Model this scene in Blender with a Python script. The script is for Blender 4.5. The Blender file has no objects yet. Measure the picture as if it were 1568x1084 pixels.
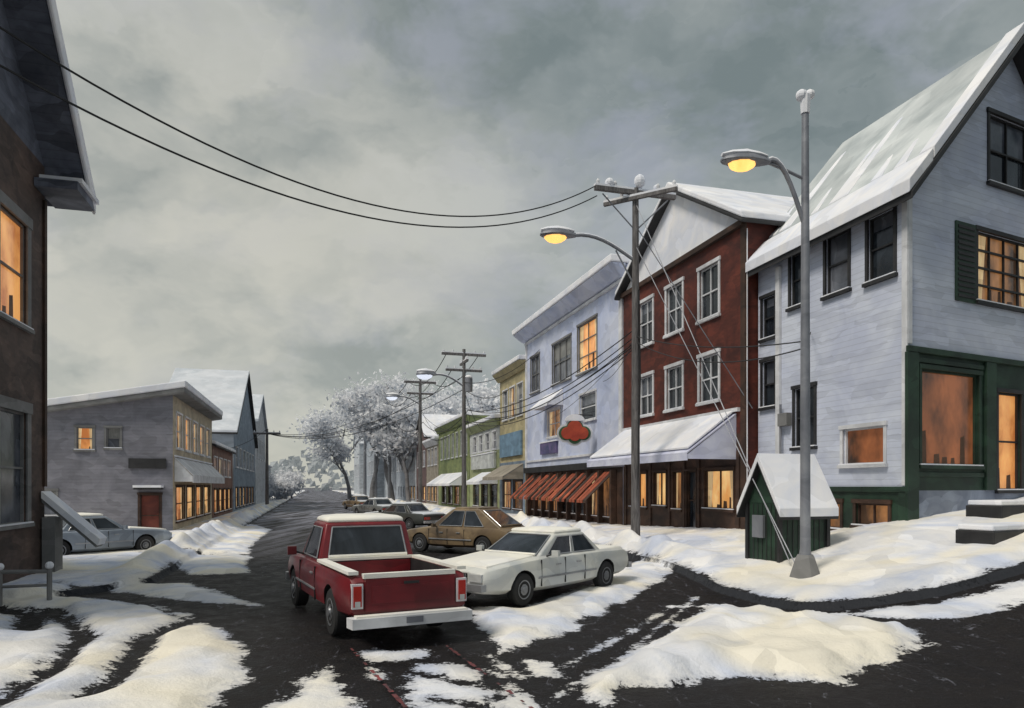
import bpy, bmesh, math, random
import numpy as np
from mathutils import Vector, Matrix
random.seed(7); np.random.seed(7)
scene=bpy.context.scene
scene.view_settings.view_transform='Standard'
scene.view_settings.look='None'
scene.view_settings.exposure=0
V=Vector
# ------------------------------------------------------------ street frame
s2=V((-0.2663,0.9639)); n2=V((0.9639,0.2663)); P0=V((7.8,24.0)); PLo=V((-12.3,18.9))
def R(t,w=0): return P0+s2*t+n2*w
def PL(a,w=0): return PLo+s2*a+n2*w
def S(r,g,b):
    f=lambda c:(c/255/12.92) if c/255<=0.04045 else ((c/255+0.055)/1.055)**2.4
    return (f(r),f(g),f(b),1)
# ------------------------------------------------------------ terrain
cp=[]
for t in range(-45,171,18):
    for w in (-8,-13,-20,-34,-60):
        p=R(t,w); cp.append((p.x,p.y,0))
cp+=[(2,8,0),(0,4,0),(4,4,.05),(5.1,12.4,.12),(9.5,13.3,.85),(14,14.5,1.5),(20,17,2.1),(8,9,.5),(12,8,.9),(20,10,1.7),
 (5,8.5,.1),(8,4,.35),(16,2,1.0),(9.9,18,1.4),(15,20.5,2.0),(8.9,21.2,.85),(8.2,24,.87),(5.2,33.4,.43),(1,49,.3),(-7,79,.1),
 (-20,125,0),(4.35,25.3,.3),(4.0,20,.12),(6.3,15.5,.22),(6.5,17.4,.45),(3.7,22.6,.1),(10,30,1.0),(20,40,1.2),(30,25,2.5),
 (40,60,1),(60,10,3),(2,-20,0),(30,-20,1.5),(3,14,.02),(2.2,11,0)]
cp=np.array(cp,float); N=len(cp)
A=np.zeros((N+3,N+3))
dd=np.sqrt(((cp[:,None,:2]-cp[None,:,:2])**2).sum(-1))
A[:N,:N]=dd; A[:N,N]=1;A[:N,N+1:N+3]=cp[:,:2];A[N,:N]=1;A[N+1:N+3,:N]=cp[:,:2].T
co=np.linalg.solve(A,np.concatenate([cp[:,2],[0,0,0]]))
def ss(x,a,b):
    k=np.clip((x-a)/(b-a),0,1); return k*k*(3-2*k)
def base_h(x,y):
    x=np.asarray(x,float);y=np.asarray(y,float)
    z=co[N]+co[N+1]*x+co[N+2]*y
    for i in range(N): z=z+co[i]*np.sqrt((x-cp[i,0])**2+(y-cp[i,1])**2)
    r=np.sqrt(x*x+(y-20)**2)
    return np.clip(z,0,3.2)*(1-ss(r,60,150))
def sdf(poly,x,y):
    d=np.full(x.shape,1e9); ins=np.zeros(x.shape,bool); n=len(poly)
    for i in range(n):
        ax,ay=poly[i]; bx,by=poly[(i+1)%n]
        ex,ey=bx-ax,by-ay; k=np.clip(((x-ax)*ex+(y-ay)*ey)/(ex*ex+ey*ey+1e-12),0,1)
        d=np.minimum(d,np.hypot(x-ax-k*ex,y-ay-k*ey))
        c=((ay>y)!=(by>y))
        with np.errstate(divide='ignore',invalid='ignore'):
            xi=(bx-ax)*(y-ay)/((by-ay) if by!=ay else 1e-12)+ax
        ins^=(c&(x<xi))
    return np.where(ins,d,-d)
def ldist(pl,x,y):
    d=np.full(x.shape,1e9)
    for (ax,ay),(bx,by) in zip(pl[:-1],pl[1:]):
        ex,ey=bx-ax,by-ay;k=np.clip(((x-ax)*ex+(y-ay)*ey)/(ex*ex+ey*ey),0,1)
        d=np.minimum(d,np.hypot(x-ax-k*ex,y-ay-k*ey))
    return d
def tp(p): return (p.x,p.y)
walkR=[tp(R(400,-4.3)),tp(R(-1,-4.3)),(4.3,19.6),(4.5,15.6),(5.05,13.4),(5.7,12.75),(7.5,12.65),(9.5,13.2),(14,15.2),(60,38),(300,150),(300,400)]
walkL=[tp(PL(400,3)),tp(PL(-2,3)),(-9.6,15.6),(-10.2,14.8),(-14,14.0),(-60,4),(-400,4),(-400,400)]
snowp=[
 ([(-.85,14.4),(-.6,12.3),(-.2,10.3),(.7,11.4),(1.9,14.0),(3.6,17.6),(4.5,19.6),(4.1,22.3),(3.0,20.8),(1.8,17.4),(.2,14.2)],.10),
 ([(.73,8.1),(.98,9.1),(2.1,11),(4.0,14.4),(4.6,12.9),(5.3,11.9),(6.1,10.9),(5.7,9.9),(4.6,9.2),(3.9,8.5),(2.86,8.95),(2.0,8.6),(1.36,8.45),(1.0,7.95)],.22),
 ([(5.4,12.6),(7.5,12.3),(9.5,12.8),(14,14.8),(14,14.2),(9.6,12.0),(7.4,11.2),(6.6,11.1)],.05),
 ([(-10.8,22),(-13.5,29.3),(-16.4,45.5),(-13.4,40),(-10.6,29),(-7.3,19.9),(-8.6,19.4)],.10),
 ([(-10.4,17.4),(-8,17.9),(-5.0,14.4),(-7.5,15.4)],.07),
 ([(-16,15.6),(-11.8,16.2),(-9.1,15.4),(-6.8,14.3),(-4.8,12),(-3.6,10),(-3.25,8.95),(-3.3,7.4),(-4.5,5),(-16,5)],.10),
 ([(-2.5,9.7),(-2.15,8.8),(-1.5,7.7),(-1.3,6.5),(-3.0,6.5),(-2.6,8.2)],.03),
 ([(-2.15,10.5),(-1.3,10.6),(-1.2,10.0),(-1.9,9.8)],.02),
 ([(-1.35,9.8),(-.5,9.6),(0.0,9.0),(.3,7.8),(.2,6.8),(-.8,7.2),(-1.3,8.5)],.03),
 ([(.12,10.0),(.5,9.8),(.62,9.0),(.3,9.1)],.03),
]
cuts=[([(-5.7,13.3),(-5.75,11.2),(-4.9,9.0),(-4.85,8.2)],.15),([(-8.9,13.9),(-6.8,11.4),(-5.9,9.3),(-5.6,7.5)],.12),([(-12,14.9),(-9,13.4),(-8.0,11.9)],.2),
 ([(-.55,10.0),(-.2,8.9),(-.1,7.5)],.07),([(-1.2,9.2),(-.4,8.6),(.3,8.3)],.06),([(-12.5,24.5),(-9.4,25.2)],.25),([(-.9,8.1),(-.2,7.7)],.06),([(-9.8,12.2),(-7.6,9.0)],.1),
 ([(-14,13.2),(-10.2,11.6),(-8.8,9.4)],.09),([(-11,16.6),(-8,15.2),(-5.6,12.6)],.05)]
adds=[([(.5,9.3),(1.5,11.0),(3.2,14.3)],.05),([(.78,8.8),(.2,7.4)],.05),([(1.6,10.2),(2.4,12),(3.9,15.2)],.035),([(-.3,10.2),(.1,9.0)],.05),([(-2.1,10.6),(-1.7,9.0)],.03)]
def axis(lo,hi,st,mn,mx,g):
    c=list(np.arange(lo,hi+1e-6,st)); d=st; x=hi
    while x<mx: d*=g; x+=d; c.append(x)
    d=st; x=lo
    while x>mn: d*=g; x-=d; c.insert(0,x)
    return np.array(c)
gx=axis(-12,11.5,.07,-900,900,1.035); gy=axis(6.5,24,.07,-60,1500,1.022)
X,Y=np.meshgrid(gx,gy); nx,ny=len(gx),len(gy)
def lump(x,y,sc,seed):
    r=np.random.RandomState(seed); z=0
    for i in range(9):
        a=r.rand()*6.28; f=sc*(0.6+r.rand()*1.6); z=z+np.sin(x*math.cos(a)*f+y*math.sin(a)*f+r.rand()*6.28)
    return z/9
H=base_h(X,Y)
rag=lump(X,Y,3.2,3)*.35+lump(X,Y,9,4)*.15
wk=np.maximum(sdf(walkR,X,Y),sdf(walkL,X,Y))
snow=wk-.12+rag*.28
sh=.06*ss(snow,0,.5)
for poly,h in snowp:
    q=sdf(poly,X,Y)+rag*.6; snow=np.maximum(snow,q); sh=np.maximum(sh,h*ss(q,0,.55)*(1+.6*lump(X,Y,5,9)))
for pl,r in adds:
    snow=np.maximum(snow,r-ldist(pl,X,Y)+rag*.12)
for pl,r in cuts:
    q=ldist(pl,X,Y)-r+rag*.4; snow=np.minimum(snow,q); sh=sh*ss(q,-.1,.3)
bank=np.exp(-((wk-.8)/.45)**2)*(.30+.45*lump(X,Y,1.7,12)+.15*lump(X,Y,5,13))
kf=ss(Y,17,24)
H=H+.13*ss(wk,-.01,.05)+sh+np.maximum(bank,0)*(0.3+.9*kf)+(lump(X,Y,4,21)*.03+lump(X,Y,11,22)*.012)*ss(snow,0,.4)+.012*lump(X,Y,1.2,5)
def gz(x,y): return float(base_h(np.array([x]),np.array([y]))[0])
me=bpy.data.meshes.new('ground')
co3=np.stack([X,Y,H],-1).reshape(-1,3)
idx=np.arange(nx*ny).reshape(ny,nx)
quads=np.stack([idx[:-1,:-1],idx[:-1,1:],idx[1:,1:],idx[1:,:-1]],-1).reshape(-1,4)
me.vertices.add(len(co3)); me.vertices.foreach_set('co',co3.ravel())
me.loops.add(quads.size); me.loops.foreach_set('vertex_index',quads.ravel().astype(np.int32))
me.polygons.add(len(quads)); me.polygons.foreach_set('loop_start',np.arange(0,quads.size,4,dtype=np.int32))
me.update(calc_edges=True)
me.polygons.foreach_set('use_smooth',np.ones(len(quads),bool))
for nm,arr in (('snow',snow),('walk',wk),('slush',ss(Y,16,60)*.9)):
    at=me.attributes.new(nm,'FLOAT','POINT'); at.data.foreach_set('value',arr.ravel().astype(np.float32))
ground=bpy.data.objects.new('ground',me); scene.collection.objects.link(ground)
# ------------------------------------------------------------ materials
class NT:
    def __init__(s,m):
        m.use_nodes=True; s.t=m.node_tree; s.t.nodes.clear()
    def n(s,ty,**k):
        x=s.t.nodes.new(ty)
        for a,b in k.items(): setattr(x,a,b)
        return x
    def l(s,a,b): s.t.links.new(a,b)
    def m(s,op,a,b=None,c=None):
        x=s.n('ShaderNodeMath',operation=op)
        for i,v in enumerate((a,b,c)):
            if v is None: continue
            if isinstance(v,(int,float)): x.inputs[i].default_value=v
            else: s.l(v,x.inputs[i])
        return x.outputs[0]
    def mr(s,v,a,b,c=0,d=1,cl=True):
        x=s.n('ShaderNodeMapRange'); x.clamp=cl; s.l(v,x.inputs[0])
        for i,q in enumerate((a,b,c,d)): x.inputs[i+1].default_value=q
        return x.outputs[0]
    def mix(s,f,a,b,bt='MIX'):
        x=s.n('ShaderNodeMix',data_type='RGBA',blend_type=bt)
        for i,v in ((0,f),(6,a),(7,b)):
            if hasattr(v,'is_output'): s.l(v,x.inputs[i])
            else: x.inputs[i].default_value=v
        return x.outputs[2]
    def noise(s,vec,sc,det=4,dist=0,rough=.6):
        x=s.n('ShaderNodeTexNoise'); x.inputs['Scale'].default_value=sc;x.inputs['Detail'].default_value=det
        x.inputs['Distortion'].default_value=dist;x.inputs['Roughness'].default_value=rough
        if vec: s.l(vec,x.inputs['Vector'])
        return x
    def mapping(s,vec,sc=(1,1,1),rot=(0,0,0)):
        x=s.n('ShaderNodeMapping'); x.inputs['Scale'].default_value=sc; x.inputs['Rotation'].default_value=rot; s.l(vec,x.inputs[0]); return x.outputs[0]
    def brush(s,vec,sc,st,rot=(0,0,0)):
        nz=s.noise(vec,sc*.6,1)
        v=s.n('ShaderNodeVectorMath',operation='MULTIPLY_ADD'); s.l(nz.outputs['Color'],v.inputs[0]); v.inputs[1].default_value=(.5,.5,.5); s.l(vec,v.inputs[2])
        mp=s.mapping(v.outputs[0],st,rot)
        vo=s.n('ShaderNodeTexVoronoi'); vo.inputs['Scale'].default_value=sc; s.l(mp,vo.inputs['Vector'])
        sp=s.n('ShaderNodeSeparateColor'); s.l(vo.outputs['Color'],sp.inputs[0]); return sp.outputs[0]
    def grey(s,v):
        cc=s.n('ShaderNodeCombineColor')
        for i in range(3): s.l(v,cc.inputs[i])
        return cc.outputs[0]
def M(name,c,c2=None,rough=.75,sc=1.0,st=(1,1,1),brush=.16,bsc=2.2,bst=(.6,.6,1.6),bump=.25,kind=None,metal=0,em=0,coat=0,dist=.8,band=(.35,.65),transl=0):
    m=bpy.data.materials.new(name); t=NT(m)
    out=t.n('ShaderNodeOutputMaterial'); b=t.n('ShaderNodeBsdfPrincipled')
    tc=t.n('ShaderNodeTexCoord'); ob=tc.outputs['Object']
    if c2 is None: c2=tuple(x*.72 for x in c[:3])+(1,)
    nz=t.noise(t.mapping(ob,st),sc,4,dist)
    col=t.mix(t.mr(nz.outputs[0],*band),c,c2)
    h=nz.outputs[0]
    if brush:
        br=t.brush(ob,bsc,bst)
        col=t.mix(1.0,col,t.grey(t.mr(br,0,1,1-brush,1+brush)),'MULTIPLY')
    if kind in('clap','brick'):
        sep=t.n('ShaderNodeSeparateXYZ'); t.l(ob,sep.inputs[0])
    if kind=='clap':
        fr=t.m('FRACT',t.m('MULTIPLY',sep.outputs[2],6.2))
        col=t.mix(.8,col,t.grey(t.mr(fr,.0,.16,.70,1)),'MULTIPLY'); h=t.m('ADD',t.m('MULTIPLY',h,.5),t.m('MULTIPLY',fr,-.5))
    if kind=='brick':
        dp=t.n('ShaderNodeVectorMath',operation='DOT_PRODUCT'); t.l(ob,dp.inputs[0]); dp.inputs[1].default_value=(s2.x+n2.x,s2.y+n2.y,0)
        cx=t.n('ShaderNodeCombineXYZ'); t.l(dp.outputs['Value'],cx.inputs[0]); t.l(sep.outputs[2],cx.inputs[1])
        bk=t.n('ShaderNodeTexBrick'); t.l(cx.outputs[0],bk.inputs[0]); bk.inputs['Scale'].default_value=1
        bk.inputs['Brick Width'].default_value=.24;bk.inputs['Row Height'].default_value=.085;bk.inputs['Mortar Size'].default_value=.008
        bk.inputs['Color1'].default_value=(1,1,1,1);bk.inputs['Color2'].default_value=(.62,.62,.62,1);bk.inputs['Mortar'].default_value=(.8,.75,.72,1)
        col=t.mix(.75,col,bk.outputs[0],'MULTIPLY')
    t.l(col,b.inputs['Base Color']); b.inputs['Roughness'].default_value=rough; b.inputs['Metallic'].default_value=metal
    if coat: b.inputs['Coat Weight'].default_value=coat; b.inputs['Coat Roughness'].default_value=.12
    if em:
        t.l(col,b.inputs['Emission Color']); b.inputs['Emission Strength'].default_value=em
    if bump:
        bp=t.n('ShaderNodeBump'); bp.inputs['Strength'].default_value=bump; bp.inputs['Distance'].default_value=.04; t.l(h,bp.inputs['Height']); t.l(bp.outputs[0],b.inputs['Normal'])
    if transl:
        tr=t.n('ShaderNodeBsdfTranslucent'); t.l(col,tr.inputs[0]); mx=t.n('ShaderNodeMixShader'); mx.inputs[0].default_value=transl
        t.l(b.outputs[0],mx.inputs[1]); t.l(tr.outputs[0],mx.inputs[2]); t.l(mx.outputs[0],out.inputs[0])
    else: t.l(b.outputs[0],out.inputs[0])
    return m
SNOW=M('snow_mat',(.91,.90,.91,1),(.75,.78,.87,1),rough=.8,sc=.7,brush=.07,bump=.35,bst=(.7,.7,.7))
ROOFS=M('thin_roof_snow',(.66,.69,.69,1),(.40,.44,.45,1),rough=.8,sc=.55,brush=.10,bump=.3,bsc=1.2,bst=(.5,.5,.5),dist=.3,band=(.36,.66))
FSNOW=M('haze_tinted_snow',(.72,.74,.78,1),(.56,.60,.65,1),rough=.8,sc=.4,brush=.05)  # snow for far roofs and cars, greyed to paint in distance haze
DARK=M('dark_glass',(.008,.011,.016,1),(.04,.05,.062,1),rough=.12,sc=.9,brush=.4,bst=(.8,.8,.5),bump=0,dist=0)
GREYG=M('grey_glass',(.06,.07,.09,1),(.18,.19,.22,1),rough=.15,sc=.8,brush=.35,bst=(.8,.8,.5),bump=0,dist=0)
HAZG=M('haze_tinted_glass',(.20,.23,.27,1),(.26,.29,.33,1),rough=.3,sc=.8,brush=.1,bump=0)  # pale low-contrast panes: air haze painted into the glass colour
GL_=dict(rough=.2,brush=0,bump=0,dist=0,band=(.36,.64),st=(1,1,.6))
LIT=M('lit_glass',(.80,.38,.12,1),(.42,.14,.04,1),sc=1.1,em=.7,**GL_)
LITY=M('lit_glass_yellow',(.88,.58,.25,1),(.62,.28,.08,1),sc=1.2,em=.72,**GL_)
LITD=M('lit_glass_dim',(.42,.19,.07,1),(.055,.032,.02,1),sc=1.0,em=.55,**GL_)
LITS=M('painted_window_reflection',(.36,.12,.045,1),(.03,.02,.015,1),sc=.75,em=.42,**GL_)  # reflection painted into the pane colour, with a faint glow
WHITE=M('white_trim',(.76,.77,.80,1),brush=.08)
BLACK=M('black_trim',(.012,.012,.014,1),(.03,.03,.032,1),rough=.6)
DGREEN=M('dark_green_paint',(.022,.055,.032,1),(.010,.026,.017,1),rough=.6,brush=.3)
BRICK=M('brick_red',(.15,.032,.018,1),(.065,.013,.009,1),kind='brick',brush=.25,sc=.8)
CLAP=M('clapboard_white',(.64,.68,.78,1),(.50,.54,.67,1),kind='clap',brush=.10,bst=(.4,.4,2.2),sc=.6)
LAV=M('lavender_wall',(.64,.68,.81,1),(.46,.52,.71,1),brush=.12,sc=.5,bst=(.5,.5,1))
STONE=M('foundation_stone',(.32,.36,.44,1),(.2,.23,.3,1),brush=.25)
WOOD=M('weathered_pole_wood',(.19,.18,.18,1),(.08,.075,.075,1),sc=3,st=(6,6,.5),brush=.2,bst=(5,5,.4))
HWOOD=M('haze_tinted_pole_wood',(.20,.21,.23,1),(.14,.15,.17,1),sc=3,st=(6,6,.5),brush=.1)  # far poles and wires, haze put into the wood colour
STEEL=M('galvanised_steel',(.30,.31,.34,1),(.17,.18,.21,1),rough=.5,metal=.3,brush=.1)
WIRE=M('wire_black',(.03,.03,.033,1),brush=0,bump=0)
DBROWN=M('dark_brown_brick',(.13,.088,.072,1),(.065,.048,.043,1),kind='brick',brush=.3)
SLATE=M('slate_shingle',(.15,.165,.21,1),(.07,.08,.11,1),kind='clap',brush=.3)
GREYF=M('grey_frame',(.22,.22,.22,1),brush=.15)
BULB=M('lamp_glow',(1,.55,.16,1),(.9,.4,.1,1),em=1.6,brush=0,bump=0)
BULBW=M('lamp_glow_white',(.8,.85,.95,1),(.7,.75,.9,1),em=.8,brush=0,bump=0)
BROWN=M('brown_wood',(.07,.035,.022,1),(.03,.017,.012,1),brush=.3)
ORNG=M('orange_canvas',(.42,.10,.045,1),(.22,.05,.025,1),brush=.25)
LAVA=M('awning_canvas',(.72,.74,.86,1),(.55,.57,.74,1),brush=.08)
REDDOOR=M('red_door_paint',(.20,.05,.03,1),(.10,.025,.02,1),brush=.2)
# ground material
m=bpy.data.materials.new('snowy_ground'); t=NT(m)
out=t.n('ShaderNodeOutputMaterial'); b=t.n('ShaderNodeBsdfPrincipled'); t.l(b.outputs[0],out.inputs[0])
ob=t.n('ShaderNodeTexCoord').outputs['Object']
def att(nm):
    a=t.n('ShaderNodeAttribute'); a.attribute_name=nm; return a.outputs['Fac']
rz=(0,0,-math.atan2(-s2.x,s2.y))
n1=t.noise(ob,2.2,6,.6,.7); n2n=t.noise(ob,14,4,0,.7)
edge=t.m('ADD',att('snow'),t.m('ADD',t.m('MULTIPLY',t.m('SUBTRACT',n1.outputs[0],.5),.75),t.m('MULTIPLY',t.m('SUBTRACT',n2n.outputs[0],.5),.45)))
sm=t.mr(edge,-.015,.03)
stk=t.noise(t.mapping(ob,(1.6,.10,1),rz),1.5,5,.5,.65)
sl=t.m('MULTIPLY',t.mr(stk.outputs[0],.42,.62),att('slush'))
fl2=t.noise(t.mapping(ob,(1.4,.5,1),rz),4,7,.8,.8)
fleck=t.m('MULTIPLY',t.mr(fl2.outputs[0],.59,.66),.40)
asph=t.mix(t.mr(n1.outputs[0],.3,.7),(.005,.005,.006,1),(.024,.021,.020,1))
br0=t.brush(ob,1.7,(1,.4,1),rz)
asph=t.mix(t.mr(br0,0,1,0,.5),asph,(.020,.018,.020,1))
asph=t.mix(t.m('MAXIMUM',sl,fleck),asph,(.34,.35,.42,1))
n3=t.noise(ob,.55,3,1,.6)
sc_=t.mix(t.mr(n3.outputs[0],.38,.62),(.92,.91,.91,1),(.63,.68,.81,1))
sc_=t.mix(t.mr(t.noise(ob,.33,2,.5).outputs[0],.45,.62,0,.85),sc_,(.93,.86,.70,1))
sc_=t.mix(1.0,sc_,t.grey(t.mr(br0,0,1,.87,1.05)),'MULTIPLY')
thin=t.mr(edge,.0,.20,.5,0)
sc_=t.mix(thin,sc_,(.28,.30,.37,1))
col=t.mix(sm,asph,sc_)
kb=t.m('MULTIPLY',t.mr(att('walk'),-.06,-.03),t.mr(att('walk'),.07,.11,1,0))
col=t.mix(t.m('MULTIPLY',kb,t.mr(edge,.1,.35,1,0)),col,(.030,.032,.038,1))
t.l(col,b.inputs['Base Color'])
t.l(t.m('ADD',t.m('MULTIPLY',sm,.3),t.mr(n1.outputs[0],.35,.65,.45,.7)),b.inputs['Roughness'])
b.inputs['Specular IOR Level'].default_value=.14
bp=t.n('ShaderNodeBump'); bp.inputs['Strength'].default_value=.7; bp.inputs['Distance'].default_value=.05
t.l(t.m('ADD',t.m('MULTIPLY',sm,.7),t.m('MULTIPLY',t.m('ADD',n2n.outputs[0],n1.outputs[0]),.6)),bp.inputs['Height']); t.l(bp.outputs[0],b.inputs['Normal'])
me.materials.append(m)
# ------------------------------------------------------------ mesh builder
class MB:
    def __init__(s): s.v=[];s.f=[];s.m=[]
    def poly(s,pts,mat):
        i=len(s.v); s.v+=[tuple(p) for p in pts]; s.f.append(tuple(range(i,i+len(pts)))); s.m.append(mat)
    def hexa(s,p,mat,top=None):
        i=len(s.v); s.v+=[tuple(q) for q in p]
        for k,f in enumerate(((3,2,1,0),(4,5,6,7),(0,1,5,4),(1,2,6,5),(2,3,7,6),(3,0,4,7))):
            s.f.append(tuple(i+j for j in f)); s.m.append(top if (top and k==1) else mat)
    def box(s,x0,x1,y0,y1,z0,z1,mat):
        s.hexa([(x0,y0,z0),(x1,y0,z0),(x1,y1,z0),(x0,y1,z0),(x0,y0,z1),(x1,y0,z1),(x1,y1,z1),(x0,y1,z1)],mat)
    def fbox(s,F,a0,a1,o0,o1,z0,z1,mat):
        s.hexa([F(a0,o0,z0),F(a1,o0,z0),F(a1,o1,z0),F(a0,o1,z0),F(a0,o0,z1),F(a1,o0,z1),F(a1,o1,z1),F(a0,o1,z1)],mat)
    def slab(s,q,th,mat):
        s.hexa([V(p)-V((0,0,th)) for p in q]+[V(p) for p in q],mat)
    def tube(s,pts,r,mat,n=8,caps=True):
        pts=[V(p) for p in pts]; rr=r if isinstance(r,(list,tuple)) else [r]*len(pts)
        base=len(s.v)
        for k,p in enumerate(pts):
            d=(pts[min(k+1,len(pts)-1)]-pts[max(k-1,0)]).normalized()
            u=d.cross(V((0,0,1)))
            if u.length<.05: u=d.cross(V((0,1,0)))
            u.normalize(); w=u.cross(d)
            for j in range(n):
                a=6.28318*j/n; s.v.append(tuple(p+(u*math.cos(a)+w*math.sin(a))*rr[k]))
        for k in range(len(pts)-1):
            for j in range(n):
                s.f.append((base+k*n+j,base+k*n+(j+1)%n,base+(k+1)*n+(j+1)%n,base+(k+1)*n+j)); s.m.append(mat)
        if caps:
            s.f.append(tuple(base+j for j in range(n))[::-1]); s.m.append(mat)
            e=base+(len(pts)-1)*n; s.f.append(tuple(e+j for j in range(n))); s.m.append(mat)
    def loft(s,rings,mat):
        b0=len(s.v); n=len(rings[0])
        for r in rings: s.v+=[tuple(p) for p in r]
        for k in range(len(rings)-1):
            for j in range(n):
                s.f.append((b0+k*n+j,b0+k*n+(j+1)%n,b0+(k+1)*n+(j+1)%n,b0+(k+1)*n+j)); s.m.append(mat)
        s.f.append(tuple(b0+j for j in range(n))[::-1]); s.m.append(mat)
        e=b0+(len(rings)-1)*n; s.f.append(tuple(e+j for j in range(n))); s.m.append(mat)
    def ball(s,c,r,mat,n=8,sq=(1,1,1)):
        rings=[]
        for k in range(1,n):
            ph=math.pi*k/n
            rings.append([(c[0]+r*sq[0]*math.sin(ph)*math.cos(6.283*j/n),c[1]+r*sq[1]*math.sin(ph)*math.sin(6.283*j/n),c[2]-r*sq[2]*math.cos(ph)) for j in range(n)])
        s.loft(rings,mat)
    def obj(s,name,parent=None,smooth=None,bevel=0,origin=None):
        if not s.v: return None
        me=bpy.data.meshes.new(name); o3=V(origin) if origin is not None else V((0,0,0))
        vs=[tuple(V(p)-o3) for p in s.v]
        me.from_pydata(vs,[],s.f); ms=[]
        for q in s.m:
            if q not in ms: ms.append(q)
        for q in ms: me.materials.append(q)
        me.polygons.foreach_set('material_index',[ms.index(q) for q in s.m])
        if smooth is not None:
            me.polygons.foreach_set('use_smooth',[True]*len(me.polygons)); me.set_sharp_from_angle(angle=math.radians(smooth))
        me.update()
        o=bpy.data.objects.new(name,me); scene.collection.objects.link(o)
        if parent: o.parent=parent
        elif origin is not None: o.location=o3
        if bevel:
            md=o.modifiers.new('b','BEVEL'); md.width=bevel; md.segments=2; md.limit_method='ANGLE'
        return o
def empty(name,loc=(0,0,0),rot=0):
    e=bpy.data.objects.new(name,None); e.location=loc; e.rotation_euler=(0,0,rot); e.empty_display_size=.3; scene.collection.objects.link(e); return e
def frame(O,e,nn):
    O=V(O);e=V(e);nn=V(nn)
    return lambda a,o,z: V((O.x+e.x*a+nn.x*o,O.y+e.y*a+nn.y*o,z))
def perp(e,away):
    p=V((e[1],-e[0])).normalized()
    if p.dot(V(away))>0: p=-p
    return p
CURT=M('curtain',(.30,.30,.28,1),(.16,.16,.16,1),sc=3,st=(4,4,.3),rough=.4)
CURTL=M('lit_curtain',(.75,.55,.30,1),(.5,.32,.15,1),sc=3,st=(4,4,.3),rough=.5,em=.5,bump=0)
SHAD=M('interior_shadow',(.10,.045,.02,1),(.05,.025,.012,1),rough=.5,em=.25,bump=0)
crnd=random.Random(11)
def facade(W,G,F,a0,a1,z0,z1,ops,wall):
    xs=sorted({a0,a1}|{o[0] for o in ops}|{o[1] for o in ops}); zs=sorted({z0,z1}|{o[2] for o in ops}|{o[3] for o in ops})
    xs=[x for x in xs if a0<=x<=a1]; zs=[z for z in zs if z0<=z<=z1]
    for x0,x1 in zip(xs[:-1],xs[1:]):
        for y0,y1 in zip(zs[:-1],zs[1:]):
            cx,cz=(x0+x1)/2,(y0+y1)/2
            if any(o[0]<cx<o[1] and o[2]<cz<o[3] for o in ops): continue
            W.poly([F(x0,0,y0),F(x1,0,y0),F(x1,0,y1),F(x0,0,y1)],wall)
    for o in ops:
        p,q,r,u=o[:4]; glass=o[4]; trim=o[5] if len(o)>5 else WHITE; mx=o[6] if len(o)>6 else 1; mz=o[7] if len(o)>7 else 2; tw=o[8] if len(o)>8 else .10
        dp=.14
        for A_,B_ in (((p,r),(q,r)),((q,r),(q,u)),((q,u),(p,u)),((p,u),(p,r))):
            W.poly([F(A_[0],0,A_[1]),F(B_[0],0,B_[1]),F(B_[0],-dp,B_[1]),F(A_[0],-dp,A_[1])],wall)
        G.poly([F(p,-dp+.02,r),F(q,-dp+.02,r),F(q,-dp+.02,u),F(p,-dp+.02,u)],glass)
        if glass in (DARK,GREYG) and crnd.random()<.6:
            k=u-(u-r)*crnd.uniform(.2,.5); G.poly([F(p+.06,-dp+.023,k),F(q-.06,-dp+.023,k),F(q-.06,-dp+.023,u-.05),F(p+.06,-dp+.023,u-.05)],CURT if glass is GREYG else GREYG)
        if glass in (LIT,LITY,LITS,LITD):
            ww=q-p; hh=u-r; x=p+.06
            if hh>1.0:
                while x<q-.25:
                    w_=crnd.uniform(.12,.35); h_=crnd.uniform(.08,.38)*hh
                    G.poly([F(x,-dp+.023,r+.05),F(min(x+w_,q-.06),-dp+.023,r+.05),F(min(x+w_*.9,q-.06),-dp+.023,r+h_),F(x+.02,-dp+.023,r+h_*.93)],SHAD); x+=w_+crnd.uniform(.08,.4)
                if glass is not LITS and crnd.random()<.7:
                    G.poly([F(p+.05,-dp+.024,r+.05),F(p+.05+ww*.13,-dp+.024,r+.05),F(p+.05+ww*.2,-dp+.024,u-.05),F(p+.05,-dp+.024,u-.05)],CURTL)
                    G.poly([F(q-.05,-dp+.024,r+.05),F(q-.05-ww*.13,-dp+.024,r+.05),F(q-.05-ww*.2,-dp+.024,u-.05),F(q-.05,-dp+.024,u-.05)],CURTL)
        G.fbox(F,p-tw,p,-.02,.035,r,u,trim); G.fbox(F,q,q+tw,-.02,.035,r,u,trim)
        G.fbox(F,p-tw-.03,q+tw+.03,-.02,.06,u,u+tw*1.1,trim); G.fbox(F,p-tw-.04,q+tw+.04,-.02,.10,r-.09,r,trim)
        if tw>.05: G.fbox(F,p-tw,q+tw,.0,.09,r,r+.035,SNOW)
        fw=.05
        G.fbox(F,p,p+fw,-dp+.025,-.05,r,u,trim);G.fbox(F,q-fw,q,-dp+.025,-.05,r,u,trim)
        G.fbox(F,p+fw,q-fw,-dp+.025,-.05,r,r+fw,trim);G.fbox(F,p+fw,q-fw,-dp+.025,-.05,u-fw,u,trim)
        for i in range(1,mx):
            c=p+(q-p)*i/mx; G.fbox(F,c-.02,c+.02,-dp+.025,-.06,r+fw,u-fw,trim)
        for i in range(1,mz):
            c=r+(u-r)*i/mz; G.fbox(F,p+fw,q-fw,-dp+.026,-.055,c-.025,c+.025,trim)
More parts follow.
